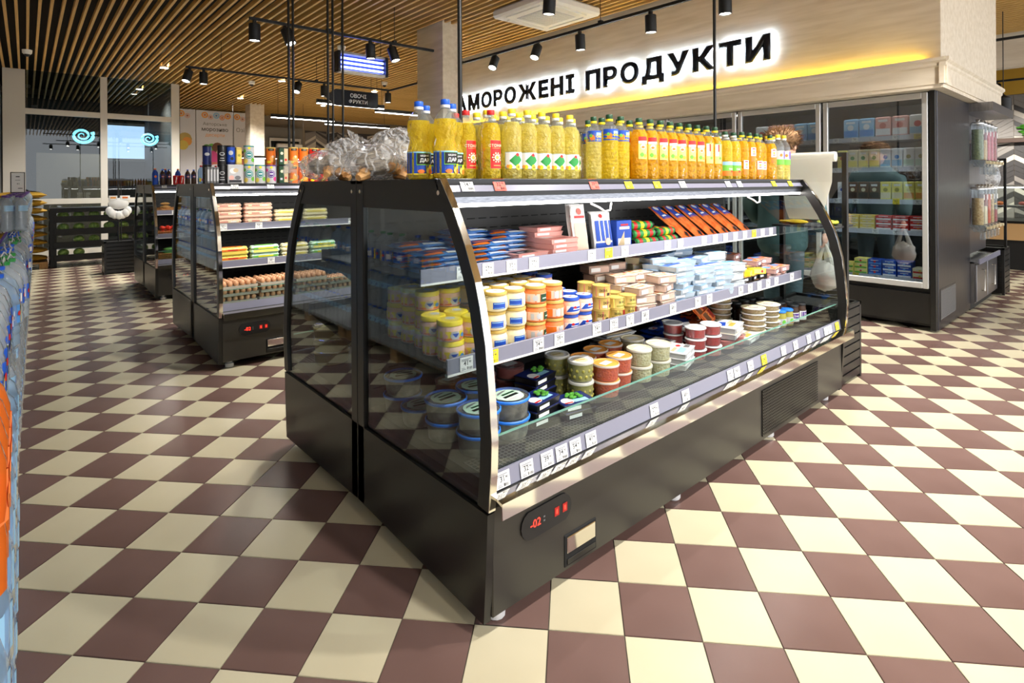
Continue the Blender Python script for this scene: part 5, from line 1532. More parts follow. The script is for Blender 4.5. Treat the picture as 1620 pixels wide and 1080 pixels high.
OP = pouch_kind('smoked_fish_pack', .26, .1, .024, 'fish_orange', [('r', -.12, -.036, .12, .036, 'salmon'), ('r', -.1, -.03, -.02, .03, 'brown'), ('r', .03, -.03, .1, .03, 'dred')])
for k in range(6):
    OP.put((3.36 + .012 * (k % 3), 2.06, DZ + k * .0245), .25 + .18 * math.sin(k * 2.3), 'long orange smoked fish pack stacked at the deck back', 'orange smoked fish packs')
for k in range(2):
    OP.put((3.33 + .03 * k, 1.98 - .045 * k, DZ + .16 - .045 * k), 0, 'long orange smoked fish pack leaning on the stack of others', 'leaning smoked fish packs', (math.radians(48), 0, .35))
NT = tub_kind('noodle_tub', .075, .036, 'noodle', 'cream', 'white_p', lambda r: [('c', 0, 0, r * .7, 'cream'), ('c', 0, 0, r * .4, 'violet'), ('c', .006, .004, r * .34, 'cream')])
for x, y, n in ((3.60, 1.735, 5), (3.77, 1.72, 5), (3.59, 1.96, 9), (3.43, 2.1, 7)):
    stack(NT, x, y, n, .0365, 'flat round tub of brown seafood salad with a white rim', 'round seafood salad tubs', DZ, jit=.003)
MIX = tray_kind('seafood_tray', .22, .15, .035, 'lgrey', 'cream', [('r', .01, .01, .21, .14, 'white_p'), ('p', [(.02, .1), (.12, .13), (.14, .09), (.04, .07)], 'blue'), ('r', .05, .03, .15, .06, 'lorange'), ('r', .1, .06, .2, .08, 'beige')])
for k in range(2):
    MIX.put((3.25, 1.73, DZ + .06 + k * .036), .25, 'white seafood tray with a blue stripe resting on clear boxes', 'white seafood trays'); 
for x, y in ((3.19, 1.73), (3.32, 1.735)):
    stack(CT, x, y, 1, .0605, 'clear round salad box under the white seafood trays', 'clear boxes under the seafood trays', DZ)
MIX.put((3.43, 1.72, DZ), .15, 'white seafood tray lying flat beside the round tubs')
GJ = jar_kind('pickle_jar', .04, .115, 'olive', 'bluelid', .014, lambda r, h: [('r', -.05, .15 * h, .05, .55 * h, 'lgrey'), ('c', 0, .35 * h, .016, 'lgreen'), ('r', -.03, .2 * h, .03, .25 * h, 'orange')])
DJ = jar_kind('pickle_jar', .04, .13, 'dbrown', 'black_p', .014, lambda r, h: [('r', -.05, .12 * h, .05, .6 * h, 'paper'), ('r', -.04, .3 * h, .04, .56 * h, 'purple'), ('t', 'Олив', 0, .38 * h, .012, 'paper', .03)])
for x, y in ((3.92, 1.70), (4.015, 1.695), (3.93, 1.8), (4.03, 1.79)):
    stack(GJ, x, y, 1, .116, 'glass pickle jar with a light blue lid on the deck', 'light blue lidded pickle jars', DZ)
for x, y in ((4.11, 1.69), (4.205, 1.68), (4.12, 1.79), (4.21, 1.78), (3.95, 1.9), (4.05, 1.9), (4.15, 1.89), (4.0, 2.0), (4.1, 2.0), (4.2, 1.98), (3.88, 2.0), (3.8, 1.92)):
    stack(DJ, x, y, 1, .131, 'dark jar with a black lid and purple label at the deck end', 'dark jars with black lids', DZ)
# --- upper shelf
UZ = 1.1305
CP = pouch_kind('crab_stick_pack', .23, .14, .022, 'lblue', [('r', -.112, -.068, -.02, -.045, 'orange'), ('r', .0, -.068, .112, -.05, 'white_p'), ('r', -.1, -.045, .1, .05, 'blue'), ('r', -.08, -.04, .02, .0, 'meat'), ('c', .05, .01, .025, 'skyblue', .015), ('r', -.09, .02, .0, .035, 'white_p')], seal='skyblue')
for x, y, n, rz in ((1.315, 2.0, 4, .04), (1.32, 2.165, 5, -.04), (1.56, 2.0, 5, .04), (1.565, 2.165, 7, .04), (1.82, 2.17, 6, -.03)):
    for k in range(n): CP.put((x + random.uniform(-.012, .012), y, UZ + k * .0225), rz + random.uniform(-.05, .05), 'flat bright blue crab stick pack in a pile on the upper shelf', 'blue crab stick packs')
SA = tray_kind('sliced_meat_tray', .22, .15, .022, 'pink', 'meat', [('r', .005, .005, .215, .145, 'pink'), ('r', .03, .03, .17, .1, 'black_p'), ('c', .14, .06, .014, 'beige'), ('r', .05, .05, .1, .065, 'white_p')])
SA2 = tray_kind('sliced_meat_tray', .2, .14, .024, 'pink', 'meat', [('r', .005, .005, .195, .135, 'pink'), ('r', .02, .02, .16, .06, 'meat'), ('r', .02, .08, .1, .11, 'white_p')])
for k in range(2): SA.put((1.80, 1.995, UZ + k * .0225), .1, 'pink sliced meat tray with a black label on the upper shelf', 'pink trays with a black label')
for x, y, n in ((2.03, 2.0, 4), (2.05, 2.13, 6), (1.83, 2.14, 4)):
    if n == 4 and x < 1.9: continue
    for k in range(n): SA2.put((x, y, UZ + k * .0245), random.uniform(-.1, .1), 'pink sliced meat tray without a black label on the upper shelf', 'plain pink meat trays')
SP = pouch_kind('shrimp_leaflet_pack', .1, .26, .024, 'white_p', [('r', -.045, -.12, .045, .12, 'paper'), ('c', 0, .09, .018, 'meat'), ('r', -.035, .055, .035, .068, 'red'), ('r', -.04, -.11, .04, .03, 'peach')])
for k in range(2): SP.put((2.195 + .02 * k, 2.0 + .05 * k, UZ + .13), 0, 'tall white pack with a red mark standing upright between meats', 'tall white packs', (math.radians(80), 0, -.1))
CK = pouch_kind('blue_letter_pack', .13, .21, .03, 'white_p', [('r', -.06, -.1, .06, -.06, 'blue'), ('r', -.055, -.05, -.03, .06, 'blue'), ('r', -.02, -.05, .0, .06, 'blue'), ('r', .01, -.05, .03, .06, 'blue'), ('r', .04, -.05, .055, .06, 'blue'), ('c', -.01, .085, .012, 'red'), ('c', .02, -.055, .02, 'peach')])
for k in range(4): CK.put((2.36 + .03 * k, 1.985 + .034 * k, UZ + .105), 0, 'white pack with big blue bars standing upright on the upper shelf', 'white packs with blue bars', (math.radians(80), 0, -.15))
BLK = carton('cheese_pack', .12, .05, .16, 'blue', [('r', .01, .01, .11, .06, 'white_p'), ('p', [(.01, .02), (.06, .1), (.06, .02)], 'beige'), ('r', .02, .11, .1, .125, 'white_p'), ('r', .03, .13, .09, .14, 'red')], '', 'pack')
BLK.put((2.56, 2.0, UZ), -.1, 'upright violet blue pack with white lettering beside the sausage sticks')
SAL = None
def sausage_kind():
    t = thing('sausage_stick', '', 'sausage')
    b = MB(); b.tube([(-.1, 0, .025), (-.09, 0, .025), (.09, 0, .025), (.1, 0, .025)], [.012, .025, .025, .012], 'green', 12); b.obj('casing', t)
    b = MB()
    for x0, c in ((-.06, 'red'), (.0, 'yellow'), (.055, 'red')): b.tube([(x0 - .014, 0, .025), (x0 + .014, 0, .025)], .0256, c, 12)
    b.obj('printed_band', t)
    for e in (-1, 1):
        b = MB(); b.lathe([(.016, 0), (.02, .004), (.02, .008)], 'black_p', 12); o = b.obj('end_clip', t, (e * .1, 0, .025)); o.rotation_euler = (0, e * PI / 2, 0)
    return t
SAU = Kind(sausage_kind)
n = 0
for lv in range(3):
    for k in range(4 - lv):
        SAU.put((2.74 + .012 * lv, 1.965 + k * .056 + lv * .028, UZ + .001 + lv * .046), .15 * ((k % 2) - .5), 'thick green and red sausage stick lying in the pile on the upper shelf', 'sausage sticks by the blue pack')
for lv in range(2):
    for k in range(4 - lv):
        SAU.put((2.96 + .012 * lv, 1.965 + k * .056 + lv * .028, UZ + .001 + lv * .046), -.12 * ((k % 2) - .5), 'thick green and red sausage stick lying beside the salmon packs', 'sausage sticks by the salmon')
SM = pouch_kind('salmon_pack', .13, .34, .035, 'fish_orange', [('r', -.05, -.155, .05, .04, 'fish_orange'), ('r', -.058, .03, .058, .15, 'blue'), ('c', .02, .09, .026, 'orange'), ('c', -.025, .135, .022, 'white_p'), ('r', -.05, .05, -.01, .065, 'white_p'), ('p', [(-.01, -.1), (.02, -.11), (.0, -.15), (-.02, -.13)], 'black_p')])
for k in range(6):
    SM.put((3.16 + .155 * k, 2.075, UZ + .095), 0, 'slanted orange salmon pack with a blue top leaning on the upper shelf', 'salmon packs', (math.radians(38), 0, .12))
# pastry boxes in the rear cooler, seen through the end glass
PB = tub_kind('pastry_box', .1, .07, 'gold', 'clear', 'clear', None, 'box')
for x, y in ((1.3, 3.06), (1.55, 3.06), (1.8, 3.05)):
    stack(PB, x, y, 3, .0705, 'clear box of golden pastries in the rear cooler', 'pastry boxes in the rear cooler', .504)

# ------------------------------------------------------------------ the egg cooler's goods
def egg_tray():
    t = thing('egg_tray', '', 'egg tray')
    b = MB(); w, d = .29, .24
    nx, ny = 25, 21
    base = len(b.v)
    for i in range(nx):
        for j in range(ny):
            x = -w / 2 + w * i / (nx - 1); y = -d / 2 + d * j / (ny - 1)
            b.v.append((x, y, .02 + .016 * math.cos((i / (nx - 1)) * 6 * 2 * PI) * math.cos((j / (ny - 1)) * 5 * 2 * PI) + (.0 if 0 < i < nx - 1 and 0 < j < ny - 1 else -.004)))
    for i in range(nx - 1):
        for j in range(ny - 1):
            q = base + i * ny + j
            b.face((q, q + ny, q + ny + 1, q + 1), 'pulp', True)
    b.box(-w / 2, -d / 2, .0, w / 2, -d / 2 + .004, .022, 'pulp'); b.box(-w / 2, -d / 2, .0, -w / 2 + .004, d / 2, .022, 'pulp')
    b.obj('tray', t)
    e = MB(); e.ball((0, 0, 0), 1, 'egg', 10, 7, (.021, .021, .027)); em = e.mesh('egg')
    for i in range(6):
        for j in range(5):
            add('egg', em, t, (-w / 2 + w * (i + .5) / 6, -d / 2 + d * (j + .5) / 5, .04))
    return t
EGG = Kind(egg_tray)
for x, n in ((1.37, 3), (1.68, 3), (1.99, 3), (2.3, 2)):
    for k in range(n):
        EGG.put((x + .01 * (k % 2), 5.24, .504 + k * .062), .03 * (k - 1), 'grey pulp tray of brown eggs on the deck of the egg cooler', 'trays of thirty eggs')
def egg_box(c, art):
    def make():
        t = thing('egg_carton', '', 'egg carton')
        b = MB(); b.box(-.125, -.05, 0, .125, .05, .034, c, .012); b.obj('base', t)
        b = MB(); b.box(-.123, -.048, .032, .123, .048, .066, c, .016)
        for k in range(5): b.ball((-.1 + k * .05, 0, .062), 1, c, 8, 5, (.022, .045, .008))
        b.obj('lid', t)
        b = MB(); b.art(flat(-.125, -.05, 0), art); b.obj('front_print', t)
        b = MB(); b.art(top(-.08, -.025, .0705), [('r', 0, 0, .16, .05, art[0][5])]); b.obj('top_print', t)
        return t
    return Kind(make)
E1 = egg_box('peach', [('r', .03, .036, .22, .052, 'cream'), ('r', .06, .039, .13, .049, 'meat'), ('r', .15, .039, .2, .049, 'white_p')])
E2 = egg_box('cream', [('r', .03, .036, .22, .052, 'lemon'), ('r', .06, .039, .19, .049, 'straw')])
E3 = egg_box('lemon', [('r', .02, .036, .23, .052, 'orange'), ('r', .08, .039, .16, .049, 'red'), ('r', .02, .008, .23, .03, 'straw')])
E4 = egg_box('mint', [('r', .02, .036, .23, .052, 'lgreen'), ('r', .06, .039, .19, .049, 'yellow'), ('r', .02, .008, .23, .03, 'lemon')])
for kd, x, n, z, nm in ((E1, 1.37, 3, 1.1305, 'peach'), (E1, 1.64, 3, 1.1305, 'peach'), (E2, 1.91, 2, 1.1305, 'cream'), (E2, 2.18, 2, 1.1305, 'cream'), (E3, 1.37, 2, .8205, 'yellow and orange'), (E4, 1.64, 2, .8205, 'pale green'), (E2, 1.91, 2, .8205, 'cream'), (E4, 2.18, 2, .8205, 'pale green')):
    for k in range(n):
        sh_ = 'upper' if z > 1 else 'middle'
        kd.put((x, 5.53 if z > 1 else 5.34, z + k * .0715), random.uniform(-.02, .02), '%s egg carton on the %s shelf of the egg cooler' % (nm, sh_), '%s egg cartons on the %s shelf' % (nm, sh_))
def tin(name, r, h, body, art, label, cat, loc, cap='black_p', square=None):
    t = thing(name, label, cat, loc)
    b = MB()
    if square: b.box(-square[0] / 2, -square[1] / 2, 0, square[0] / 2, square[1] / 2, h, body, .006)
    else: b.lathe([(r, 0), (r, h * .95), (r * .98, h * .955)], body, 16)
    b.obj('body', t)
    b = MB()
    if square: b.box(-square[0] / 2 - .001, -square[1] / 2 - .001, h * .93, square[0] / 2 + .001, square[1] / 2 + .001, h + .001, cap, .004)
    else: b.lathe([(r * 1.02, h * .93), (r * 1.02, h * .99), (r * .98, h)], cap, 16)
    b.obj('lid', t)
    if art:
        b = MB(); b.art(flat(-square[0] / 2, -square[1] / 2, 0) if square else cyl(r + .0006, -PI / 2 - .2), art); b.obj('label', t)
TT = 1.52; ty = 5.33
for k in range(4):
    tin('dark_card_box', 0, .14, 'grey', [('r', .003, .02, .017, .12, 'lgrey')], 'slim grey card box standing in a row on the egg cooler', 'box', (1.115 + .0235 * k + .06, ty, TT), 'grey', (.022, .09))
    t_ = COL.objects[-1]
for o in [o for o in COL.objects if o.name.startswith('dark_card_box')]: o['group'] = 'slim grey card boxes'
blk = [('c', 0, .09, .022, 'lgrey', .014), ('c', 0, .09, .016, 'black_p', .009), ('r', -.02, .03, .02, .036, 'lgrey'), ('r', -.015, .05, .015, .055, 'lgrey')]
tin('tea_tin', .036, .165, 'black_p', blk, 'black tea tin at the bottom of a stack of two', 'tin', (1.29, ty, TT))
tin('tea_tin', .036, .165, 'black_p', blk, 'black tea tin at the top of a stack of two', 'tin', (1.29, ty, TT + .166))
tin('tea_tin', .036, .165, 'black_p', blk, 'black tea tin behind the slim grey boxes', 'tin', (1.2, ty + .12, TT + .0))
tin('tea_tin', .036, .165, 'navy', blk[:1], 'dark blue tea tin standing on the black one behind', 'tin', (1.2, ty + .12, TT + .166))
tin('biscuit_tin', 0, .165, 'lgrey', [('c', .045, .11, .03, 'white_p', .025), ('c', .065, .115, .022, 'beige', .018), ('c', .03, .05, .022, 'pink', .02), ('c', .08, .05, .025, 'grey', .018), ('r', .01, .01, .11, .03, 'ink')], 'square picture tin under a dark blue tin', 'tin', (1.385, ty, TT), 'lgrey', (.12, .09))
tin('tea_tin', .034, .165, 'navy', [('r', -.05, .02, .05, .15, 'blue'), ('c', 0, .1, .02, 'lgrey'), ('c', .01, .05, .015, 'black_p')], 'dark blue patterned tin standing on the square picture tin', 'tin', (1.36, ty, TT + .167))
tin('tea_tin', 0, .15, 'gold', [('r', .008, .02, .042, .13, 'straw'), ('c', .025, .08, .012, 'olive')], 'narrow yellow tin standing on the square picture tin', 'tin', (1.423, ty, TT + .167), 'gold', (.05, .05))
def tea(c1, c2): return [('r', -.07, .01, .07, .15, 'lgrey'), ('c', -.03, .03, .02, 'straw'), ('c', .035, .04, .02, c2), ('c', -.04, .12, .015, c2), ('c', .0, .085, .034, c1), ('c', 0, .085, .027, 'white_p'), ('c', 0, .085, .024, c1), ('r', -.015, .08, .015, .09, 'white_p'), ('c', .0, .145, .012, 'yellow')]
tin('tea_tube', .043, .168, 'lgrey', tea('teal', 'lgreen'), 'flowered tea tube with a teal disc, under another', 'tube', (1.51, ty, TT), 'teal')
tin('tea_tube', .043, .168, 'lgrey', tea('teal', 'lgreen'), 'flowered tea tube with a teal disc, standing on another', 'tube', (1.51, ty, TT + .169), 'teal')
tin('tea_tube', .043, .168, 'lgrey', tea('teal', 'lgreen'), 'flowered tea tube with a teal disc beside the purple one', 'tube', (1.605, ty, TT), 'teal')
tin('tea_tube', .043, .168, 'lgrey', tea('purple', 'hotpink'), 'flowered tea tube with a purple disc', 'tube', (1.7, ty, TT), 'purple')
def crisp(c): return [('r', -.07, .01, .07, .155, c), ('r', -.025, .135, .025, .155, 'black_p'), ('t', 'CHIPS', 0, .141, .008, 'cream', .03), ('c', .012, .06, .026, 'lorange', .032), ('c', .014, .08, .012, 'peach'), ('c', -.02, .03, .02, 'yellow', .012)]
for lv in (0, 1):
    w_ = ('under another', 'standing on another')[lv]
    tin('crisp_tube', .043, .168, 'orange', crisp('orange'), 'orange crisp tube next to the green box, ' + w_, 'tube', (1.905, ty, TT + lv * .169), 'gold')
    tin('crisp_tube', .043, .168, 'orange', crisp('orange'), 'orange crisp tube next to the red ones, ' + w_, 'tube', (2.0, ty, TT + lv * .169), 'gold')
    tin('crisp_tube', .043, .168, 'red', crisp('red'), 'red crisp tube next to the orange ones, ' + w_, 'tube', (2.1, ty, TT + lv * .169), 'gold')
    tin('crisp_tube', .043, .168, 'red', crisp('red'), 'red crisp tube farther from the orange ones, ' + w_, 'tube', (2.195, ty, TT + lv * .169), 'gold')
    tin('tea_box', 0, .165, 'dgreen', [('r', .005, .01, .04, .155, 'dgreen'), ('c', .025, .11, .014, 'cream'), ('r', .045, .01, .08, .155, 'beige'), ('c', .06, .05, .012, 'red'), ('r', .01, .03, .03, .05, 'lgrey')], 'dark green tea box between tubes, ' + w_, 'box', (1.805, ty, TT + lv * .167), 'black_p', (.085, .07))
tin('crisp_tube', .043, .168, 'orange', crisp('orange'), 'dark orange crisp tube set back behind the purple tea tube', 'tube', (1.74, ty + .13, TT), 'gold')
tin('crisp_tube', .043, .168, 'orange', crisp('orange'), 'dark orange crisp tube set back on top of another', 'tube', (1.74, ty + .13, TT + .169), 'gold')

# ------------------------------------------------------------------ the vegetable cooler's goods
def basket(x, y, z, w, d, h, label):
    t = thing('wicker_basket', label, 'basket', (x, y, z))
    b = MB(); n = 5
    b.box(-w / 2, -d / 2, 0, w / 2, d / 2, .01, 'wicker'); b.obj('base', t)
    for k in range(n):
        z0 = .01 + k * (h - .01) / n; z1 = z0 + (h - .01) / n - .002
        b = MB()
        for a in ((-w / 2, -d / 2, w / 2, -d / 2 + .012), (-w / 2, d / 2 - .012, w / 2, d / 2), (-w / 2, -d / 2, -w / 2 + .012, d / 2), (w / 2 - .012, -d / 2, w / 2, d / 2)):
            b.box(a[0], a[1], z0, a[2], a[3], z1, 'wicker', .004)
        b.obj('woven_band', t)
def veg(name, n, x, y, z, w, d, rr, m, label, group, cat, layers=2, seed=3, long=False):
    r = random.Random(seed)
    b = MB(); lumpy(b, (0, 0, 0), rr, m, seed, .05 if not long else .02, 12, 8); me = b.mesh(name)
    mx = max(abs(v.co.x) for v in me.vertices); my = max(abs(v.co.y) for v in me.vertices); mz = max(abs(v.co.z) for v in me.vertices)
    for lv in range(layers):
        nx = max(1, int((w - lv * .03) / (2.08 * mx))); ny = max(1, int((d - lv * .03) / (2.08 * my)))
        for i in range(nx):
            for j in range(ny):
                o = add(name, me, None, (x + (i - (nx - 1) / 2) * 2.08 * mx, y + (j - (ny - 1) / 2) * 2.08 * my, z + mz + lv * 2.02 * mz))
                o.rotation_euler = (r.uniform(0, 6) if long else 0, 0, r.uniform(-.04, .04) + (PI if r.random() > .5 else 0))
                tag(o, label, cat, group)
for k, bx in enumerate((1.49, 1.86)):
    basket(bx, 9.21, 1.1305, .34, .3, .07, 'low wicker basket of ginger roots on the upper shelf' if k == 0 else 'low wicker basket on the upper shelf farther from the glass end')
    veg('ginger_root', 16, bx, 9.2, 1.145, .26, .2, (.055, .022, .02), 'potato', 'tan ginger root in a basket on the upper shelf', 'ginger roots', 'ginger', 3, 5 + k)
    basket(bx, 9.02, .8205, .34, .3, .07, 'low wicker basket of tomatoes on the middle shelf' if k == 0 else 'low wicker basket on the middle shelf farther from the glass end')
    veg('tomato', 14, bx, 9.0, .833, .26, .2, (.034, .034, .03), 'tomato', 'red tomato in a basket on the middle shelf', 'tomatoes', 'tomato', 2, 8 + k)
    basket(bx, 8.84, .504, .34, .34, .1, 'wicker basket of cucumbers on the deck' if k == 0 else 'wicker basket on the deck farther from the glass end')
    veg('cucumber', 18, bx, 8.82, .53, .24, .22, (.085, .022, .022), 'cucumber', 'green cucumber in a basket on the deck', 'cucumbers', 'cucumber', 3, 12 + k, True)
def pet(name, r, h, body, cap, lab, arts, neckm='clear_pet'):
    def make():
        t = thing(name, '', 'bottle')
        b = MB(); b.lathe([(r * .8, 0), (r, .01), (r, h * .28), (r * .94, h * .36), (r, h * .44), (r, h * .66), (r * .8, h * .78), (r * .4, h * .88), (r * .3, h * .93)], body, 14); b.obj('body', t)
        b = MB(); b.lathe([(r * .36, h * .92), (r * .38, h * .925), (r * .38, h * .99), (0, h)], cap, 12); b.obj('cap', t)
        b = MB(); b.art(cyl(r + .0006, -PI / 2), [('r', -r * 2.6, h * lab[0], r * 2.6, h * lab[1], lab[2])] + arts); b.obj('label', t)
        return t
    return Kind(make)
PEP = pet('cola_bottle', .034, .21, 'dbrown', 'capblue', (.42, .66, 'capblue'), [('c', 0, .11, .014, 'red'), ('r', -.014, .105, .014, .113, 'white_p')])
FAN = pet('soda_bottle', .036, .22, 'blue', 'orange', (.4, .64, 'capblue'), [('c', 0, .11, .016, 'orange')])
MIN = pet('mineral_bottle', .042, .27, 'clear_blue', 'red', (.12, .36, 'skyblue'), [('r', -.03, .04, -.005, .09, 'yellow'), ('r', .0, .05, .03, .085, 'red')])
sy = 8.83
FAN.put((1.315, sy, TT), 0, 'blue soda bottle with an orange cap at the glass end of the vegetable cooler')
for x in (1.40, 1.475): PEP.put((x, sy, TT), 0, 'dark cola bottle with a blue band beside the red cans', 'cola bottles by the red cans')
for x in (1.70, 1.775): PEP.put((x, sy, TT), 0, 'dark cola bottle with a blue band past the red cans', 'cola bottles past the red cans')
FAN.put((1.60, sy + .1, TT), 0, 'blue soda bottle with an orange cap behind the red cans')
FAN.put((1.45, sy + .1, TT), 0, 'blue soda bottle with an orange cap behind the dark cola bottles')
for k, x in enumerate((1.555, 1.625)):
    t = thing('soda_can', 'small red soda can ' + ('next to a dark cola bottle', 'next to another red can and a dark bottle')[k], 'can', (x, sy, TT))
    b = MB(); b.lathe([(.026, 0), (.033, .008), (.033, .115), (.027, .125), (.025, .125)], 'red', 16); b.obj('can', t)
    b = MB(); b.lathe([(.025, .1252), (0, .1252)][::-1], 'alu', 14); b.obj('lid', t)
    b = MB(); b.art(cyl(.0336, -PI / 2), [('p', [(-.008, .02), (.0, .02), (.01, .11), (.002, .11)], 'white_p'), ('c', -.004, .04, .006, 'white_p', .012), ('c', .006, .085, .006, 'white_p', .014)]); b.obj('script_band', t)
for x, y in ((1.865, sy), (1.96, sy), (2.055, sy), (1.91, sy + .09), (2.0, sy + .09)):
    MIN.put((x, y, TT), 0, 'mineral water bottle with a red cap on the vegetable cooler', 'red capped mineral bottles')

# ------------------------------------------------------------------ stacks of bottled water along the left wall
pl = None
for k in range(5):
    y0 = 3.3 + k * 1.95
    t = thing('wooden_pallet', ('wooden pallet under the water packs nearest the orange drinks', 'second wooden pallet under the water packs', 'third wooden pallet under the water packs', 'fourth wooden pallet under the water packs', 'wooden pallet under the water packs nearest the crates')[k], 'pallet', (-.45, y0, 0))
    for i in range(4):
        b = MB(); b.box(.0 + i * .1, 0, .1, .088 + i * .1, 1.9, .12, 'wood_pallet', .002); b.obj('deck_board', t)
    for i in range(3):
        b = MB(); b.box(0, i * .89, 0.0, .385, .12 + i * .89, .1, 'wood_pallet', .002); b.obj('bearer', t)
def small_bottle_mesh(body='clear_pet', capc='capblue'):
    b = MB(); r, h = .045, .31
    pr = [(r * .8, 0), (r, .012)]
    for k in range(6): pr += [(r, .03 + k * .022), (r * .92, .041 + k * .022)]
    pr += [(r, .17), (r, .235), (r * .75, .262), (r * .32, .285), (r * .3, .295)]
    b.lathe(pr, body, 10); b.lathe([(r * .36, .292), (r * .36, .308), (0, .31)], capc, 8)
    b.art(cyl(r + .0006, 0), [('r', -.09, .175, .09, .225, 'skyblue'), ('c', 0, .2, .014, 'blue')])
    return b.mesh('bottle')
def pack_kind(body, capc):
    def make():
        t = thing('water_pack', '', 'water pack')
        me = small_bottle_mesh(body, capc)
        for i in range(2):
            for j in range(3):
                add('bottle', me, t, (-.046 + i * .092, -.092 + j * .092, 0))
        b = MB()
        o = [(-.093, -.139), (.093, -.139), (.093, .139), (-.093, .139)]
        z0, z1, z2 = .003, .23, .287
        for (p, q) in zip(o, o[1:] + o[:1]):
            b.poly([(p[0], p[1], z0), (q[0], q[1], z0), (q[0], q[1], z1), (p[0], p[1], z1)], 'wrap')
            b.poly([(p[0], p[1], z1), (q[0], q[1], z1), (q[0] * .8, q[1] * .85, z2), (p[0] * .8, p[1] * .85, z2)], 'wrap')
        b.obj('shrink_film', t)
        return t
    return Kind(make)
PK1 = pack_kind('clear_pet', 'capblue'); PK2 = pack_kind('clear_blue', 'capblue'); PK3 = pack_kind('clear_pet', 'purple')
def big_kind(body, capc, labc):
    def make():
        t = thing('water_bottle', '', 'bottle'); r, h = .082, .35
        b = MB(); pr = [(r * .85, 0), (r, .012), (r, .05), (r * .95, .06), (r, .07), (r, .09), (r * .95, .1), (r, .11), (r, .21), (r * .95, .222), (r * .97, .235), (r * .8, .275), (r * .4, .31), (r * .26, .32), (r * .26, .333)]
        b.lathe(pr, body, 14); b.obj('body', t)
        b = MB(); b.lathe([(r * .3, .33), (r * .3, .348), (0, .35)], capc, 10); b.obj('cap', t)
        b = MB(); b.art(cyl(r + .0008, -.6), [('r', -.14, .115, .14, .2, labc), ('r', -.03, .13, .01, .175, 'white_p'), ('r', .06, .115, .09, .2, 'yellow'), ('c', .04, .16, .012, 'red')]); b.obj('label', t)
        b = MB(); b.tube([(0, -.03, .325), (0, -.05, .35), (0, 0, .372), (0, .05, .35), (0, .03, .325)], .004, 'lgrey', 6); b.obj('carry_handle', t)
        return t
    return Kind(make)
BG1 = big_kind('clear_blue', 'capblue', 'lblue'); BG2 = big_kind('clear_pet', 'green', 'capblue')
rnw = random.Random(21)
y = 3.45; k = 0
while y < 12.8:
    xx = -.125 + .012 * (y - 3.4)
    far = y > 6
    PK1.put((xx, y, .1205), rnw.uniform(-.01, .01), 'shrink wrapped pack of six water bottles in the lowest layer on the pallets', 'lowest layer of water packs')
    (PK2 if k % 2 else PK1).put((xx + rnw.uniform(-.015, .0), y, .4315), rnw.uniform(-.01, .01), 'shrink wrapped pack of six water bottles in the second layer', 'second layer of water packs')
    if y > 4.4:
        PK3.put((xx - .19, y, 1.10 if False else .1205), 0, 'shrink wrapped pack of purple capped bottles by the wall', 'water packs by the wall')
        PK3.put((xx - .19, y, .4315), 0, 'shrink wrapped pack of purple capped bottles by the wall, second layer', 'second layer of packs by the wall')
    y += .283; k += 1
y = 3.4; k = 0
while y < 12.8:
    xx = -.125 + .012 * (y - 3.4)
    (BG1 if (k // 4) % 2 == 0 else BG2).put((xx + (.0, .02, -.012, .012)[k % 4] + .025 * ((k // 4) % 2), y, .7425), rnw.uniform(-.3, .3), 'big blue tinted water bottle in the third layer' if (k // 4) % 2 == 0 else 'big clear water bottle with a green cap in the third layer', 'big blue tinted bottles' if (k // 4) % 2 == 0 else 'big green capped bottles')
    y += .172 + (.05 if k % 4 == 3 else 0); k += 1
y = 6.6; k = 0
while y < 12.6:
    xx = -.125 + .012 * (y - 3.4)
    PK3.put((xx - .02 + .03 * (k % 3 == 0), y, 1.116), rnw.uniform(-.01, .01), 'shrink wrapped pack of purple capped bottles in the top layer', 'top layer of water packs')
    y += .283 + (.12 if k % 4 == 3 else 0); k += 1
# near the camera: two layers of large cans and orange drinks on top
DR = None
def drum():
    t = thing('water_can', '', 'bottle'); r = .1
    b = MB(); b.lathe([(r * .85, 0), (r, .02), (r, .12), (r * .96, .14), (r, .16), (r, .27), (r * .9, .31), (r * .5, .36), (r * .25, .375), (r * .25, .39)], 'clear_blue', 18); b.obj('body', t)
    b = MB(); b.lathe([(r * .3, .385), (r * .3, .41), (0, .412)], 'capblue', 12); b.obj('cap', t)
    b = MB(); b.art(cyl(r + .0008, 0), [('r', -.16, .17, .16, .26, 'skyblue')]); b.obj('label', t)
    return t
DRM = Kind(drum)
for y in (1.30, 1.51, 1.72, 1.93, 2.14, 2.35, 2.56, 2.77, 2.98):
    for lv in range(2):
        DRM.put((-.125, y, lv * .413), 0, 'large blue tinted water can standing on the floor' if lv == 0 else 'large blue tinted water can standing on another can', 'water cans on the floor' if lv == 0 else 'water cans in the second layer')
ORG = pet('orange_drink', .05, .33, 'juice', 'orange', (.36, .62, 'salmon'), [('c', .02, .16, .03, 'orange'), ('c', .03, .17, .012, 'yellow'), ('c', .035, .14, .008, 'leaf')])
for y in (1.26, 1.365, 1.47, 1.575):
    ORG.put((-.075, y, .8265), PI / 2, 'bottle of orange drink standing on the water cans', 'orange drink bottles')
for y in (1.70, 1.88, 2.06, 2.24, 2.42, 2.60, 2.78, 2.96):
    BG2.put((-.125, y, .8265), rnw.uniform(-.3, .3), 'big clear water bottle with a green cap standing on the water cans', 'green capped bottles on the cans')
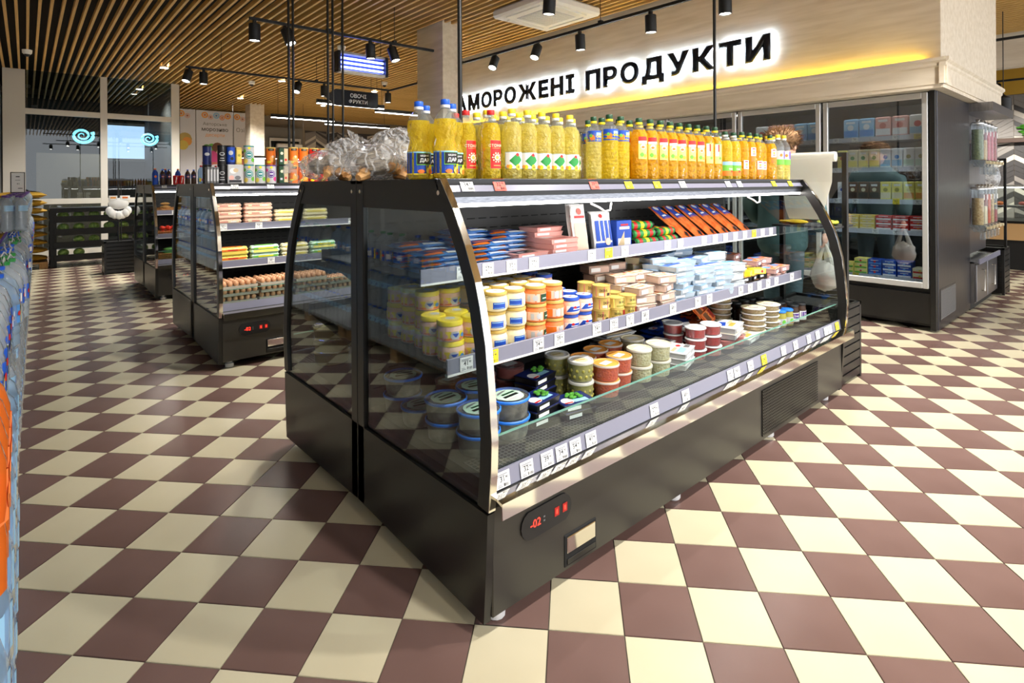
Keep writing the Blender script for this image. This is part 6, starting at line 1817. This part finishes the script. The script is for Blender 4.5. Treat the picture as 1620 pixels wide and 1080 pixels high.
# sign board and yellow sacks past the water
t = thing('price_board', 'small white price board in a black frame above the water packs', 'sign', (-.13, 9.0, 1.43))
b = MB(); b.box(-.01, 0, 0, .125, .015, .25, 'black_matt', .003); b.obj('frame', t)
b = MB(); b.box(.0, -.002, .01, .115, .0, .24, 'paper'); b.art(flat(0, -.002, 0), [('r', .04, .19, .075, .2, 'ink'), ('r', .035, .15, .08, .155, 'ink_grey'), ('t', '41', .06, .1, .02, 'ink'), ('r', .06, .05, .1, .058, 'ink')]); b.obj('card', t)
SK = pouch_kind('charcoal_sack', .75, .5, .12, 'mustard', [('r', -.3, -.18, .3, .18, 'black_p'), ('r', -.2, -.08, .2, .1, 'mustard')])
for k in range(9):
    SK.put((-.075, 13.6, .13 + k * .145), PI / 2 * 0, 'yellow and black sack in the tall pile beside the crates', 'yellow and black sacks', (0, 0, 0))
t = thing('wooden_pallet', 'wooden pallet under the yellow and black sacks', 'pallet', (-.44, 13.3, 0))
for i in range(5):
    b = MB(); b.box(0, i * .13, .1, .74, .11 + i * .13, .125, 'wood_pallet'); b.obj('deck_board', t)
for i in range(3):
    b = MB(); b.box(i * .31, 0, 0, .12 + i * .31, .63, .1, 'wood_pallet'); b.obj('bearer', t)

# ------------------------------------------------------------------ watermelon crates before the partition
t = thing('melon_rack', 'black wooden rack with four tiers of watermelons', 'rack', (.33, 13.4, 0))
for a in ((0, 0), (1.55, 0), (0, .62), (1.55, .62)):
    b = MB(); b.box(a[0], a[1], 0, a[0] + .1, a[1] + .06, 1.1, 'black_matt', .003); b.obj('post', t)
for k, z in enumerate((.16, .4, .64, .88)):
    b = MB(); b.box(.0, 0.02, z - .02, 1.65, .66, z, 'black_matt'); b.obj('tier', t)
    b = MB(); b.box(.05, -.015, z - .05, 1.6, .0, z + .07, 'black_matt', .002); b.obj('front_slat', t)
b = MB(); b.box(0, -.015, 1.02, 1.65, 0.0, 1.1, 'black_matt'); b.box(0, .0, 1.06, 1.65, .68, 1.1, 'black_matt'); b.obj('top_board', t)
mm = MB(); lumpy(mm, (0, 0, 0), (.105, .09, .088), 'melon', 3, .01, 16, 10); mme = mm.mesh('watermelon')
rm = random.Random(5)
for z in (.16, .4, .64, .88):
    for k in range(6):
        if rm.random() < .15: continue
        o = add('watermelon', mme, None, (.33 + .2 + k * .235, 13.4 + .14, z + .092 if z < .8 else z + .082)); o.rotation_euler = (rm.uniform(0, 6), 0, rm.uniform(-.4, .4)); o.scale = (.86, .86, .86)
        tag(o, 'striped green watermelon lying on the black rack', 'watermelon', 'watermelons on the rack')

# ------------------------------------------------------------------ shopper in a teal coat at the fridge doors
def skin_body(name, pts, edges, rad, m, parent=None, sub=2):
    me = bpy.data.meshes.new(name)
    me.from_pydata(pts, edges, [])
    me.materials.append(MATS[m])
    o = add(name, me, parent)
    sk = o.modifiers.new('skin', 'SKIN'); sk.use_smooth_shade = True
    for i, v in enumerate(me.skin_vertices[0].data):
        r = rad[i]
        v.radius = r if isinstance(r, tuple) else (r, r)
        v.use_root = (i == 0)
    ss = o.modifiers.new('subdivision', 'SUBSURF'); ss.levels = sub; ss.render_levels = sub
    return o
per = thing('person', 'person in a teal coat and a fluffy brown fur hat at the fridges', 'person', (5.42, 2.33, 0), 0)
# local +x faces the fridge doors
P_ = [(0, 0, 1.02), (0, 0, 1.2), (0, 0, 1.42), (0, 0, 1.58), (.02, 0, 1.68), (.03, 0, 1.78), (.02, 0, 1.9),
      (0, .1, .98), (.03, .11, .55), (0, .11, .1), (.12, .12, .05), (0, -.1, .98), (-.02, -.11, .55), (-.04, -.11, .1), (.08, -.12, .05),
      (0, .2, 1.55), (.0, .29, 1.28), (.16, .25, 1.1), (0, -.2, 1.55), (-.02, -.29, 1.27), (.1, -.3, 1.04)]
E_ = [(0, 1), (1, 2), (2, 3), (3, 4), (4, 5), (5, 6), (0, 7), (7, 8), (8, 9), (9, 10), (0, 11), (11, 12), (12, 13), (13, 14), (3, 15), (15, 16), (16, 17), (3, 18), (18, 19), (19, 20)]
R_ = [(.17, .2), (.16, .19), (.17, .21), (.13, .17), .07, .1, .09, .12, .085, .06, .05, .12, .085, .06, .05, .085, .07, .05, .085, .07, .05]
body = skin_body('body', P_, E_, R_, 'trouser', per)
# coat follows the body from shoulders to thigh
C_ = [(0, 0, .78), (0, 0, 1.0), (0, 0, 1.2), (0, 0, 1.42), (0, 0, 1.58), (.0, 0, 1.65), (0, .2, 1.56), (.0, .31, 1.28), (.15, .27, 1.1), (0, -.2, 1.56), (-.02, -.31, 1.27), (.09, -.32, 1.06)]
CE = [(0, 1), (1, 2), (2, 3), (3, 4), (4, 5), (4, 6), (6, 7), (7, 8), (4, 9), (9, 10), (10, 11)]
CR = [(.2, .25), (.205, .245), (.19, .23), (.2, .24), (.16, .19), (.1, .11), .11, .095, .075, .11, .095, .075]
skin_body('coat', C_, CE, CR, 'coat', per)
b = MB(); lumpy(b, (.03, 0, 1.83), (.125, .11, .155), 'skin', 2, .01, 18, 12)
b.ball((.155, 0, 1.82), 1, 'skin', 8, 6, (.022, .016, .025))
for s_ in (-1, 1):
    b.ball((.135, s_ * .04, 1.845), 1, 'white', 8, 5, (.018, .02, .012)); b.ball((.148, s_ * .04, 1.845), 1, 'dbrown', 8, 5, (.008, .01, .01)); b.ball((.02, s_ * .112, 1.83), 1, 'skin', 8, 6, (.025, .015, .035))
b.ball((.135, 0, 1.765), 1, 'dred', 8, 5, (.015, .03, .009)); b.obj('head', per)
b = MB(); lumpy(b, (-.01, 0, 1.88), (.13, .13, .12), 'hair', 7, .05, 18, 10, 5); b.obj('hair', per)
# large fluffy fur hat
b = MB(); lumpy(b, (0, 0, 1.91), (.15, .165, .1), 'fur', 3, .05, 20, 12, 5)
rf = random.Random(3)
for k in range(900):
    d = Vector((rf.gauss(0, 1), rf.gauss(0, 1), rf.gauss(.2, 1))).normalized()
    c = Vector((d.x * .145, d.y * .16, 1.91 + d.z * .095))
    s_ = d.cross(Vector((.3, .5, .8))).normalized() * .005
    b.poly([c + s_, c - s_, c + (d + Vector((rf.gauss(0, .4), rf.gauss(0, .4), rf.gauss(0, .4)))) * (.025 + rf.random() * .02)], 'fur')
b.obj('fur_hat', per)
b = MB(); lumpy(b, (-.05, 0, 1.66), (.15, .17, .07), 'coat', 3, .03, 18, 12); b.obj('collar', per)
for s_, hp in ((1, Vector((.2, .24, 1.05))), (-1, Vector((.13, -.33, .98)))):
    b = MB(); b.ball(tuple(hp), 1, 'skin', 10, 7, (.045, .028, .05))
    for f in range(4):
        o_ = hp + Vector((.022 - .015 * f, 0, -.035))
        b.tube([o_, o_ + Vector((.004, -.008 * s_, -.03)), o_ + Vector((-.004, -.022 * s_, -.045)), o_ + Vector((-.01, -.03 * s_, -.035))], [.0105, .01, .0095, .007], 'skin', 7)
    b.tube([hp + Vector((.03, -.01 * s_, 0)), hp + Vector((.048, -.022 * s_, -.02)), hp + Vector((.045, -.03 * s_, -.04))], [.012, .011, .008], 'skin', 7); b.obj('hand', per)
for s_ in (.115, -.115):
    b = MB(); b.box(-.07 if s_ > 0 else -.1, s_ - .05, 0, .19 if s_ > 0 else .16, s_ + .05, .09, 'boot', .03); b.obj('boot', per)
t = thing('carrier_bag', 'thin white carrier bag hanging from the hand of the person in teal', 'bag', (5.55, 2.0, .5))
b = MB(); lumpy(b, (0, 0, .14), (.09, .12, .14), 'milky', 4, .08, 16, 12)
b.obj('bag_body', t)
b = MB(); b.tube([(0, -.07, .22), (0, -.03, .36), (0, 0, .45), (0, .03, .36), (0, .07, .22)], [.03, .02, .012, .02, .03], 'milky', 8); b.obj('handles', t)
b = MB(); lumpy(b, (0, 0, .08), (.065, .08, .06), 'meat', 6, .06); b.obj('contents', t)
